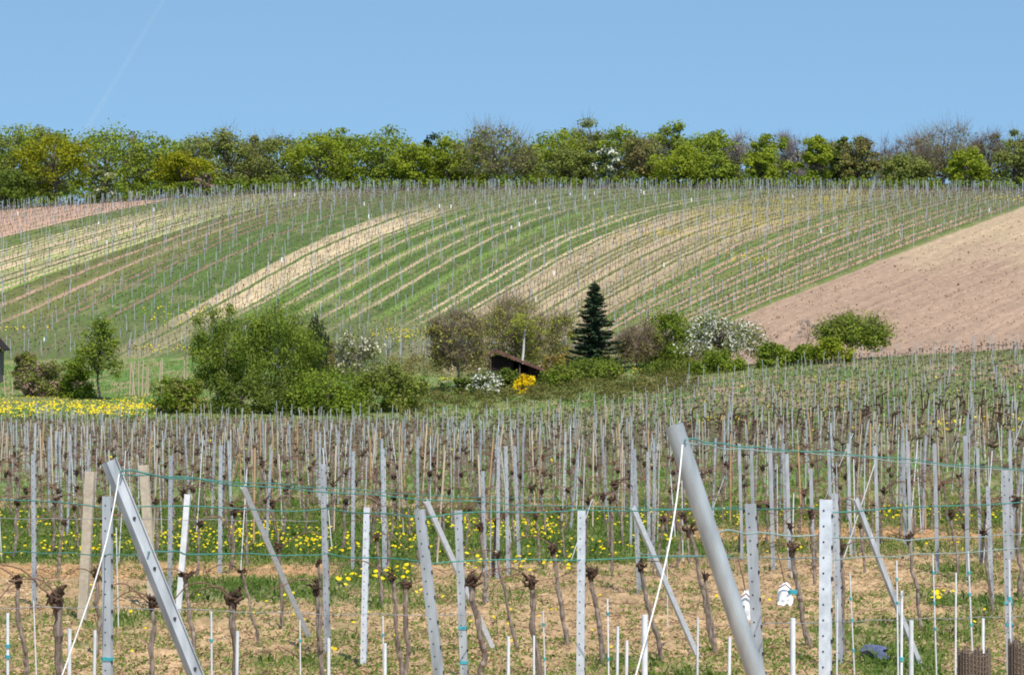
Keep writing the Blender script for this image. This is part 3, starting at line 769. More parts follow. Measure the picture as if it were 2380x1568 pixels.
if len(od):
    a = np.stack([od[:, 0]+.2, od[:, 1], ground_z(od[:, 0]+.2, od[:, 1])], 1); q = len(a)
    b = a+np.stack([rng.normal(.08, .16, q), rng.normal(0, .1, q), rng.uniform(.8, 1.15, q)], 1)
    m.sticks(a-[0, 0, .1], b, .042, .038, 1); d = np.stack([rng.choice([-1, 1], q)*rng.uniform(.1, .3, q), rng.normal(0, .1, q), rng.uniform(-.1, .15, q)], 1); m.sticks(b, b+d, .05, .03, 1)
tag(m.build('far_grapevines', [M['bark'], M['bark_dark'], M['canes_far']]), 'mass of small bare vines filling the valley vineyard', 'vines', kind='stuff')
# thin rods in the valley
ri = np.array([i for i in range(len(vp)) if random.random() < (.55 if vp[i][1] < 110 else (.22 if vp[i][2] < 1450 else .12))])
rods = vp[ri]; NR = 300-34
pr = []
for mk, w in (('rod', .016), ('rod_grey', .020), ('wood', .032), ('wood_orange', .035)):
    m = MB(); m.tube([(0, 0, -.1), (0, 0, .6), (0, 0, 1.3)], w/2, 6); pr.append(m.build('planting_rod' if 'rod' in mk else 'wooden_stake', M[mk]))
seen = [False]*4
nw = 0
for i in range(NR):
    X, Y, px = rods[i]; t = random.choices([0, 1, 2, 3], [.36, .36, .18, .10])[0]
    o = pr[t]; q = o
    if seen[t]: q = o.copy(); COL.objects.link(q)
    seen[t] = True
    X += random.gauss(0, .12); Y += random.gauss(0, .15)
    q.location = (X, Y, float(ground_z(X, Y))); q.rotation_euler = (random.gauss(0, .05), random.gauss(0, .05)+(.3 if random.random() < .05 else 0), 0)
    q.scale = (1, 1, random.uniform(.75, 1.35) if t < 2 else random.uniform(1.05, 1.4))
    kind = ['thin white rod', 'thin grey rod', 'weathered wooden stake', 'orange brown wooden stake'][t]
    tag(q, '%s %s, below %s' % (kind, zone_band(Y), zone(px)), 'rod' if t < 2 else 'stake', '%ss %s below %s' % (kind, zone_band(Y), zone(px)))
rest = rods[NR:]; X, Y = rest[:, 0]+rng.normal(0, .12, len(rest)), rest[:, 1]; z = ground_z(X, Y); n = len(X)
m = MB(); a = np.stack([X, Y, z], 1); b = a+np.stack([rng.normal(0, .08, n), rng.normal(0, .05, n), rng.uniform(.8, 1.5, n)], 1)
kk = rng.random(n)
for j, (lo, hi, w) in enumerate([(0, .2, .010), (.2, .66, .014), (.66, .9, .020), (.9, 1.01, .022)]):
    s = (kk >= lo) & (kk < hi); m.sticks(a[s], b[s], w, mat=j)
tag(m.build('far_planting_rods', [M['rod'], M['rod_grey'], M['wood'], M['wood_orange']]), 'mass of thin rods and stakes filling the valley vineyard', 'rods', kind='stuff')

# ------------------------------------------------------------------ hillside posts and vines
HPa = []; HV = []
for r in np.arange(-15, 69.5, 1.0):
    r = r+.5
    py = np.concatenate([np.arange(858, 520, -4.), np.arange(520, 428, -1.)])
    px = np.array([row_px(r, q) for q in py])
    ok = (px > -120) & (px < 2500); px, py = px[ok], py[ok]
    if len(px) < 4: continue
    Y = hillY(px, py); ok = np.isfinite(Y) & ((Y > 288) | ((px > 820) & (px < 1680) & (Y > 273))); px, Y = px[ok], Y[ok]
    if len(px) < 4: continue
    X = (px-CX)/FQ*Y; P = np.stack([X, Y, ground_z(X, Y)], 1)
    L = np.concatenate([[0], np.cumsum(np.linalg.norm(np.diff(P, axis=0), axis=1))])
    st = 6.2 if 28 < r < 47 else 6.8
    for dst, step, off in ((HPa, st, (r % 2)*.6+random.random()*.5), (HV, 1.35, random.random())):
        for s in np.arange(off, L[-1], step):
            s2 = s+random.gauss(0, .12)
            dst.append([np.interp(s2, L, P[:, i]) for i in range(3)]+[r])
HPa = np.array(HPa); HV = np.array(HV)
HPa[:, 0] += rng.normal(0, .08, len(HPa)); HPa[:, 2] = ground_z(HPa[:, 0], HPa[:, 1])
def crest(n, y0, y1):
    px = rng.uniform(-60, 2440, n); Y = rng.uniform(y0, y1, n); X = (px-CX)/FQ*Y
    return np.stack([X, Y, ground_z(X, Y)], 1)
CRp = crest(330, 474, 497)
m = MB()
Pa = np.concatenate([HPa[rng.random(len(HPa)) < .8, :3], CRp]); n = len(Pa); h = rng.uniform(1.65, 1.95, n)
m.sticks(Pa-[0, 0, .1], Pa+np.stack([rng.normal(0, .09, n), rng.normal(0, .09, n), h], 1), .034, mat=0)
tag(m.build('hillside_posts', [M['zinc']]), 'rows of pale posts striping the far hillside and its crest', 'posts', kind='stuff')
m = MB(); keep = rng.random(len(HV)) < .86
V = HV[keep, :3]; n = len(V); tp = V+np.stack([rng.normal(0, .1, n), rng.normal(0, .1, n), rng.uniform(.55, .85, n)], 1)
m.sticks(V-[0, 0, .1], tp, .038, .042, 0)
d = rng.normal(size=(n, 3)); d[:, 2] = np.abs(d[:, 2])*.5
m.sticks(tp, tp+d*.13, .07, .03, 1)
cv = crest(700, 474, 497); m.sticks(cv, cv+np.stack([rng.normal(0, .2, 700), rng.normal(0, .2, 700), rng.uniform(.6, 1.3, 700)], 1), .035, .02, 0)
tag(m.build('hillside_grapevines', [M['bark'], M['bark_dark']]), 'rows of tiny dark vines dotting the far hillside', 'vines', kind='stuff')
py = rng.uniform(490, 812, 2600); pxx = rng.uniform(1700, 2480, 2600); Yc = hillY(pxx, py); k = np.isfinite(Yc) & (row_coord(pxx, py) > 70.4)
Yc = Yc[k]; Xc = (pxx[k]-CX)/FQ*Yc; zc_ = ground_z(Xc, Yc); n = len(Xc); m = MB()
sz = rng.uniform(.03, .085, n)*(1+1.2*(rng.random(n) < .02)); c = np.stack([Xc, Yc, zc_+.02], 1); h = rng.normal(size=(n, 3)); h /= np.linalg.norm(h, axis=1, keepdims=True)
kk = rng.random(n) < .04
m.sticks(c[~kk]-h[~kk]*sz[~kk, None], c[~kk]+h[~kk]*sz[~kk, None], sz[~kk], sz[~kk]*.7, 0, 5); m.sticks(c[kk]-h[kk]*sz[kk, None]*.6, c[kk]+h[kk]*sz[kk, None]*.6, sz[kk]*.7, sz[kk]*.5, 1, 5)
M['clod'] = solid('soil_clod', (.27, .19, .135), (.36, .255, .185), .95, 0, 2); M['stone'] = solid('pale_stone', (.45, .40, .33), (.62, .56, .48), .9, 0, 2)
tag(m.build('clods', [M['clod'], M['stone']]), 'clods and pale stones strewn over the bare brown field', 'clods', kind='stuff')
# small white vine guards on the hillside
m = MB(); sel = HV[rng.random(len(HV)) < .003]
sel = np.concatenate([sel, HV[(HV[:, 3] > 33) & (HV[:, 3] < 38) & (rng.random(len(HV)) < .008)]])
m.sticks(sel[:, :3], sel[:, :3]+[0, 0, .55], .09, .09, 0)
tag(m.build('white_vine_guards', M['white_plastic']), 'scattered small white guards around young vines on the hillside', 'vine guards', kind='stuff')

# ------------------------------------------------------------------ foreground odds and ends
def bag(px, py0, py1, Y, hw, lab, s):
    r = np.random.default_rng(s); e = at(px, Y, (py0+py1)/2)
    top, bot = (CY-py0)*Y/FQ, (CY-py1)*Y/FQ; hw = hw*Y/FQ
    g = MB(); nu, nv = 14, 16
    V = []
    for j in range(nv):
        t = j/(nv-1); w = hw*(.80*min(1, (t*3+.35))+.28*t**2+.03*r.normal()); 
        for i in range(nu*2):
            a = i/(nu*2)*2*np.pi
            rr = 1+.10*math.sin(3*a+j*.5+s)+.05*r.normal()
            V.append([e[0]+w*math.cos(a)*rr+.004*math.sin(j*.6+s), Y+hw*.55*math.sin(a)*rr*math.sin(min(1, t*1.6+.25)*1.5), top+(bot-top)*t+.006*r.normal()])
    idx = np.arange(nv*nu*2).reshape(nv, nu*2)
    F = np.stack([idx[:-1], np.roll(idx[:-1], -1, 1), np.roll(idx[1:], -1, 1), idx[1:]], -1).reshape(-1, 4)
    g.add(V, F[:, ::-1], 0, True); g.add(np.array(V)[:nu*2], np.arange(nu*2)[None], 0)
    g2 = g.build('plastic_bag', M['white_plastic'], origin=tuple(e)); tag(g2, lab, 'plastic bag')
    k = MB(); zz = top-(top-bot)*.22; k.tube([(e[0]-hw*.9, Y-hw*.75, zz), (e[0], Y-hw*.95, zz+.03), (e[0]+hw*.95, Y-hw*.7, zz-.02)], .006, 5)
    q = k.build('tie_cord', M['cane']); q.parent = g2; q.matrix_parent_inverse = Matrix.Translation(-Vector(e))
    k = MB(); k.tube([(e[0], Y, top-.01), (e[0]-.02, Y, top+.10), (e[0]-.06, Y+.02, top+.26)], .005, 5)
    q = k.build('hanging_string', M['cane']); q.parent = g2; q.matrix_parent_inverse = Matrix.Translation(-Vector(e))
bag(1824, 1354, 1403, 22, 17, 'white crumpled plastic bag hung above the thick grey rod', 1)
bag(1733, 1372, 1440, 20.5, 15, 'white crumpled plastic bag squeezed between the big pipe and a perforated post', 2)
def meshtube(px, top, Y, hw, lab):
    b = at(px, Y); t = at(px, Y, top); hw = hw*Y/FQ; m = MB(); n = 28
    a = np.linspace(0, 2*np.pi, n, endpoint=False)
    hs = np.arange(b[2], t[2], .03)
    for h in hs:      # net: rings and uprights
        m.tube([(b[0]+hw*math.cos(q)*(1+.05*math.sin(5*q)), Y+hw*math.sin(q), h+.01*math.sin(3*q+h*9)) for q in np.append(a, a[0])], .005, 3, caps=False)
    for q in a: m.tube([(b[0]+hw*math.cos(q), Y+hw*math.sin(q), b[2]), (b[0]+hw*math.cos(q), Y+hw*math.sin(q), t[2]+.02*math.sin(7*q))], .007, 4)
    tag(m.build('vine_guard', M['mesh_tube'], origin=tuple(b)), lab, 'vine guard')
meshtube(2264, 1512, 17, 36, 'brown mesh vine guard at the bottom right, low and cut by the frame')
meshtube(2386, 1492, 16, 40, 'brown mesh vine guard in the bottom right corner')
# blue sheet
m = MB(); p = survey(2033, 1532); xs = np.linspace(-.11, .11, 9); ys = np.linspace(-.35, .35, 9)
V = [[p[0]+x+.05*math.sin(9*y), p[1]+y, p[2]+.05+.05*math.sin(x*20+y*6)+.10*(x+.2 if y > 0 else .2-x)] for y in ys for x in xs if True]
idx = np.arange(81).reshape(9, 9); F = np.stack([idx[:-1, :-1], idx[:-1, 1:], idx[1:, 1:], idx[1:, :-1]], -1).reshape(-1, 4)
V2 = np.array(V); m.add(V2, F); m.add(V2-[0, 0, .006], F[:, ::-1])
tag(m.build('plastic_sheet', M['blue_sheet'], origin=tuple(p)), 'crumpled blue plastic sheet lying in the weeds at bottom right', 'plastic sheet')

# ------------------------------------------------------------------ ground cover
def scatter(n, x0, x1, Y0, Y1):
    Y = np.sqrt(rng.uniform(Y0**2, Y1**2, n)); px = rng.uniform(x0, x1, n)
    X = (px-CX)/FQ*Y; z = ground_z(X, Y); return X, Y, z, px, CY-FQ*z/Y
M['grass_near'] = leafmat('grass_blades', (.07, .13, .025), (.19, .26, .06), .3, .8, (.34, .29, .13), .95)
M['straw'] = leafmat('straw_litter', (.22, .145, .085), (.47, .34, .20), .1, 1.2, (.66, .54, .36), .9)
M['dandelion'] = leafmat('dandelion_yellow', (.72, .50, .012), (.86, .68, .03), .2, 1)
# near grass
X, Y, z, px, py = scatter(185000, -500, 2900, 27, 64)
s = ground_soil(px, py, X, Y); k = rng.random(len(X)) < (1-s)**1.4+.03
X, Y, z, s = X[k], Y[k], z[k], s[k]; n = len(X)
c = np.stack([X, Y, z], 1); L = rng.uniform(.05, .15, n)*(1.15-.6*s)
d = np.stack([rng.normal(0, .55, n), rng.normal(0, .4, n), np.ones(n)], 1); d /= np.linalg.norm(d, axis=1, keepdims=True)
sd = np.stack([rng.normal(0, 1, n), rng.normal(0, .6, n), np.zeros(n)], 1); sd /= np.linalg.norm(sd, axis=1, keepdims=True); w = rng.uniform(.004, .011, n)[:, None]
m = MB(); mid = c+d*L[:, None]*.6; tip = c+(d+np.stack([rng.normal(0, .3, n), rng.normal(0, .3, n), -.1*np.ones(n)], 1))*L[:, None]
V = np.stack([c-sd*w*.7-[0, 0, .03], c+sd*w*.7-[0, 0, .03], mid+sd*w, tip, mid-sd*w], 1)
m.add(V.reshape(-1, 3), np.arange(n*5).reshape(n, 5))
tag(m.build('grass', M['grass_near']), 'green grass and weeds between the foreground vines', 'grass', kind='stuff')
# straw and prunings
X, Y, z, px, py = scatter(210000, -500, 2900, 27, 62)
s = ground_soil(px, py, X, Y); k = rng.random(len(X)) < s
X, Y, z = X[k], Y[k], z[k]; n = len(X)
m = MB(); c = np.stack([X, Y, z+rng.uniform(-.01, .04, n)], 1)
nn = rng.normal(size=(n, 3))*[.45, .45, .3]+[0, -.3, .9]
m.cards(c, nn, rng.uniform(.010, .040, n), .26)
tag(m.build('straw', M['straw']), 'dry straw and chopped prunings covering the foreground soil', 'straw', kind='stuff')
X, Y, z, px, py = scatter(5200, -500, 2900, 27, 60)
k = ground_soil(px, py, X, Y) > rng.random(len(X))*.8; X, Y, z = X[k], Y[k], z[k]; n = len(X); m = MB()
a = np.stack([X, Y, z+.02], 1); an = rng.random(n)*6.28; Lg = rng.uniform(.05, .28, n)
m.sticks(a, a+np.stack([np.cos(an)*Lg, np.sin(an)*Lg, rng.normal(.02, .03, n)], 1), .006, .004, 0, 4)
tag(m.build('prunings', M['cane']), 'short reddish brown prunings lying on the straw between the vines', 'prunings', kind='stuff')
# small broad leaved weeds
X, Y, z, px, py = scatter(320000, -500, 2900, 27, 64)
wn = fbm(X*1.3, Y*.8, 207, 4)*.6+fbm(X*5, Y*3.2, 208, 2)*.4; k = (wn+.10*sstep(1430, 1520, py)-.05*(py < 1400) > .515) & (rng.random(len(X)) < .8)
X, Y, z = X[k], Y[k], z[k]; n = len(X)
m = MB(); c = np.stack([X, Y, z+rng.uniform(0, .06, n)], 1)
m.cards(c, rng.normal(size=(n, 3))*[.5, .5, .3]+[0, -.25, .8], rng.uniform(.012, .032, n), .5)
M['weed'] = leafmat('weed_leaf', (.085, .13, .025), (.20, .25, .06), .3, .9, (.30, .30, .11), .93)
tag(m.build('weeds', M['weed']), 'low green weeds spreading over the straw between the vines', 'weeds', kind='stuff')
# mid distance tufts
X, Y, z, px, py = scatter(112000, -500, 2900, 62, 285)
k = (rng.random(len(X)) < .85) & ~((px > 1720) & (Y > 252)); X, Y, z = X[k], Y[k], z[k]; n = len(X)
m = MB(); c = np.stack([X, Y, z+.04], 1)
nn = np.stack([rng.normal(0, .6, n), -np.abs(rng.normal(.6, .4, n)), rng.normal(.5, .3, n)], 1)
m.cards(c, nn, rng.uniform(.06, .17, n), .35, droop=(0, 0, 1.0))
M['grass_far'] = leafmat('meadow_tufts', (.07, .13, .03), (.17, .22, .055), .3, .12, (.26, .22, .10), .96)
tag(m.build('meadow_grass', M['grass_far']), 'tufts of meadow grass on the valley floor', 'grass', kind='stuff')
# dandelions
pts = []
def fl(n, x0, x1, y0, y1, size, Y0=27, clump=0.0, Y1=300):
    for _ in range(n):
        px = random.uniform(x0, x1); py = random.triangular(y0, y1, (y0+y1)/2)
        q = survey(px, py, Y0, Y1)
        if clump and vnoise(q[0]*clump+50, q[1]*clump*.6, 77) < .5: continue
        pts.append([*q, size*random.uniform(.75, 1.3)])
fl(1500, -40, 1560, 1185, 1305, .022, clump=.6); fl(90, 540, 770, 1222, 1292, .022); fl(50, 1090, 1320, 1215, 1285, .022); fl(60, 0, 240, 1235, 1320, .022); fl(50, 800, 1000, 1230, 1290, .022)
fl(35, 1080, 1330, 1300, 1335, .03); fl(40, 780, 960, 1330, 1372, .03); fl(200, 1500, 2380, 1180, 1235, .022); fl(30, 1700, 2380, 1260, 1310, .020); fl(70, 1600, 2300, 1330, 1480, .020, clump=.5); fl(12, 2150, 2230, 1390, 1410, .03); fl(40, 200, 1500, 1340, 1560, .020)
fl(850, -40, 360, 912, 980, .06, 120, .30); fl(350, -40, 360, 930, 970, .08, 120); fl(260, 960, 1060, 872, 908, .065, 120, .5)
fl(420, 1600, 2420, 950, 1012, .075, 60, .22); fl(120, 1500, 2400, 860, 960, .07, 60, .3); fl(130, -40, 1500, 990, 1090, .07, 60, .2)
fl(50, 310, 460, 800, 822, .08, 200, 0, 320); fl(22, -10, 120, 755, 775, .10, 270, 0, 380); fl(120, 1440, 1700, 850, 868, .07, 150)
fl(70, 1690, 1790, 588, 618, .085, 290, 0, 480); fl(110, 860, 1000, 755, 800, .08, 270, 0, 400); fl(70, 2250, 2380, 452, 470, .10, 300, 0, 486); fl(120, 1560, 2100, 470, 560, .085, 300, .2, 486); fl(60, 1000, 1500, 460, 540, .085, 300, .2, 486); fl(50, 330, 480, 700, 760, .09, 290, 0, 400)
pts = np.array(pts); n = len(pts)
m = MB(); c = pts[:, :3]+[0, 0, 1]*np.stack([np.where(pts[:, 1] < 65, rng.uniform(.05, .16, n), .12)]*3, 1)
nn = np.stack([rng.normal(0, .3, n), rng.normal(-.45, .25, n), np.ones(n)], 1); nn /= np.linalg.norm(nn, axis=1, keepdims=True)
u = np.cross(nn, [1, 0, 0]); u /= np.linalg.norm(u, axis=1, keepdims=True); v = np.cross(nn, u)
a = np.linspace(0, 2*np.pi, 7, endpoint=False); R = pts[:, 3][:, None, None]
ring = c[:, None]+R*(np.cos(a)[None, :, None]*u[:, None]+np.sin(a)[None, :, None]*v[:, None])
V = np.concatenate([ring, (c+nn*pts[:, 3:4]*.45)[:, None]], 1)
F = np.stack([np.arange(7), (np.arange(7)+1) % 7, np.full(7, 7)], -1)[None]+(np.arange(n)*8)[:, None, None]
m.add(V.reshape(-1, 3), F.reshape(-1, 3))
tag(m.build('dandelions', M['dandelion']), 'yellow dandelions scattered through the grass strips and meadow', 'dandelions', kind='stuff')

# ------------------------------------------------------------------ trees and shrubs
def lobes(r, n, rx, ry, rz, zc, lo=-1.0, shell=.62):
    out = []
    while len(out) < n:
        d = r.normal(size=3); d /= np.linalg.norm(d)
        if d[2] < lo: continue
        k = shell+(1-shell)*r.random()**.6
        out.append((d[0]*rx*k, d[1]*ry*k, zc+d[2]*rz*k))
    return np.array(out)
def leaves_on(m, r, L, lr, per, size, flat=.75, mat=0, up=.5, aspect=.65, droop=None):
    n = len(L)*per
    C = np.repeat(L, per, 0); rr = np.repeat(lr, per)
    d = r.normal(size=(n, 3)); d /= np.linalg.norm(d, axis=1, keepdims=True)
    k = r.random(n)**.45
    k = np.where(r.random(n) < .14, k*(1+.55*r.random(n)), k)
    p = C+d*(k*rr)[:, None]*[1, 1, flat]
    nn = d+r.normal(size=(n, 3))*.55+[0, 0, up]
    m.cards(p, nn, size*r.uniform(.6, 1.25, n), aspect, mat, droop)
def limbs(m, r, L, H, rad, base=0.0, fork=.35, n=6, step=1, mat=0, wob=.06):
    top = L[:, 2].max()
    sp = np.array([[0, 0, base-.3], [r.normal()*.03*H, r.normal()*.03*H, H*.25], [r.normal()*.05*H, r.normal()*.05*H, H*.55], [r.normal()*.05*H, r.normal()*.05*H, H*.88]])
    q = np.linspace(0, 1, 9); sp = np.stack([np.interp(q, [0, .27, .6, 1], sp[:, i]) for i in range(3)], 1)
    m.tube(sp, np.linspace(rad, rad*.18, 9), n, mat)
    for l in L[::step]:
        t = np.clip(l[2]/H*fork+.1+.25*r.random(), .08, .85)
        a = np.array([np.interp(t, q, sp[:, i]) for i in range(3)])
        mid = (a+l)/2+r.normal(size=3)*wob*H+[0, 0, .02*H]
        m.tube([a, mid, l], [rad*.36*(1-t*.6), rad*.2, rad*.07], 5, mat)
def twigs(m, r, L, lr, per, ln, w, mat=0, up=.6):
    n = len(L)*per; C = np.repeat(L, per, 0); rr = np.repeat(lr, per)
    d = r.normal(size=(n, 3)); d /= np.linalg.norm(d, axis=1, keepdims=True)
    a = C+d*(r.random(n)*rr*.5)[:, None]; e = d*.7+[0, 0, up]+r.normal(size=(n, 3))*.3; e /= np.linalg.norm(e, axis=1, keepdims=True)
    m.sticks(a, a+e*(ln*r.uniform(.5, 1.2, n))[:, None], w, w*.3, mat, 3)

LEAF = {
 'oak': leafmat('oak_leaf', (0.133, 0.186, 0.03), (0.336, 0.395, 0.05), .38, .35),
 'olive': leafmat('olive_leaf', (0.136, 0.163, 0.044), (0.278, 0.302, 0.071), .35, .35),
 'yellow': leafmat('yellow_green_leaf', (0.188, 0.204, 0.014), (0.364, 0.349, 0.026), .4, .35),
 'bright': leafmat('bright_green_leaf', (0.16, 0.213, 0.024), (0.359, 0.403, 0.042), .42, .35),
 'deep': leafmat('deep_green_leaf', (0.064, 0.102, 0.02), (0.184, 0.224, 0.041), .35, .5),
 'brown': leafmat('brownish_leaf', (0.149, 0.132, 0.052), (0.283, 0.24, 0.081), .3, .4),
 'pine': leafmat('pine_needle', (0.017, 0.033, 0.018), (0.05, 0.083, 0.039), .12, .6),
 'spruce': leafmat('spruce_needle', (.024, .044, .020), (.085, .125, .060), .1, .9),
 'birch': leafmat('birch_leaf', (0.115, 0.167, 0.026), (0.293, 0.356, 0.058), .42, .45),
 'willow': leafmat('willow_leaf', (0.218, 0.236, 0.046), (0.452, 0.455, 0.086), .42, .4),
 'white': leafmat('white_blossom', (0.6, 0.57, 0.46), (0.8, 0.78, 0.7), .25, 1.0),
 'cream': leafmat('cream_blossom', (0.46, 0.42, 0.28), (0.72, 0.68, 0.52), .25, 1.0),
 'forsythia': leafmat('forsythia_yellow', (0.7, 0.47, 0.008), (0.85, 0.64, 0.02), .2, 1.0),
 'pink': leafmat('pink_blossom', (0.26, 0.14, 0.15), (0.4, 0.24, 0.25), .25, 1.0),
 'rust': leafmat('rust_leaf', (0.23, 0.162, 0.034), (0.446, 0.297, 0.061), .35, .6),
 'hedge': leafmat('hedge_leaf', (0.109, 0.156, 0.022), (0.255, 0.324, 0.041), .38, .6),
}
def plant(name, px, Y, top, hw, leaf, label, cat='tree', group=None, n=34, per=46, size=.34, seed=0, depth=.9, low=.22, bark='trunk', twig=0, twm=None, lobe=.30,
          leaf2=None, f2=0.0, flat=.7, lo=-.75, sink=0.0, rad=None, shape=1.0, dome=False):
    r = np.random.default_rng(seed*13+5)
    b = at(px, Y); H = (CY-top)*Y/FQ-b[2]; W = hw*Y/FQ
    e = empty(name, b); tag(e, label, cat, group)
    rz = H*(1-low)/2; zc = H*low+rz
    if dome: zc, rz, lo = H*.30, H*.70, -.9
    L = lobes(r, n, W*(1-lobe*.5), W*depth*(1-lobe*.5), rz-W*lobe*.35, zc, lo, .5)
    q1, q2, q3 = r.random(3)*6.28; az = np.arctan2(L[:, 1], L[:, 0]); el = L[:, 2]/max(H, .1)
    L[:, :2] *= (1+.16*np.sin(2*az+q1+3*el)+.10*np.sin(5*az+q2))[:, None]; L[:, 2] = zc+(L[:, 2]-zc)*(1+(.13 if dome else .05)*np.sin(3*az+q3+L[:, 0]/max(W, .1)*3))
    if dome: L[:, 2] = np.maximum(L[:, 2], W*lobe*.35*r.random(n))
    t = (L[:, 2]-H*low)/(H*(1-low)); f = 1-(1-shape)*np.clip(t, 0, 1); L[:, 0] *= f; L[:, 1] *= f
    lr = W*lobe*r.uniform(.55, 1.25, n)
    m = MB(); limbs(m, r, L, H, rad or max(.05, H*.022))
    o = m.build('trunk', M[bark]); o.parent = e
    if per:
        m = MB(); leaves_on(m, r, L, lr, per, size, flat)
        ms = [LEAF[leaf]]
        o = m.build('crown', ms); o.parent = e
    if leaf2:
        m = MB(); sel = r.random(n) < f2
        leaves_on(m, r, L[sel], lr[sel]*1.08, int(per*.8) if per else 40, size*1.02, flat)
        o = m.build('blossom' if leaf2 in ('white', 'cream', 'pink', 'forsythia') else 'young_leaves', LEAF[leaf2]); o.parent = e
    if twig:
        m = MB(); twigs(m, r, L, lr, twig, W*.42, .028*Y/500 if Y > 400 else .020)
        o = m.build('twigs', M[twm or bark]); o.parent = e
    return e

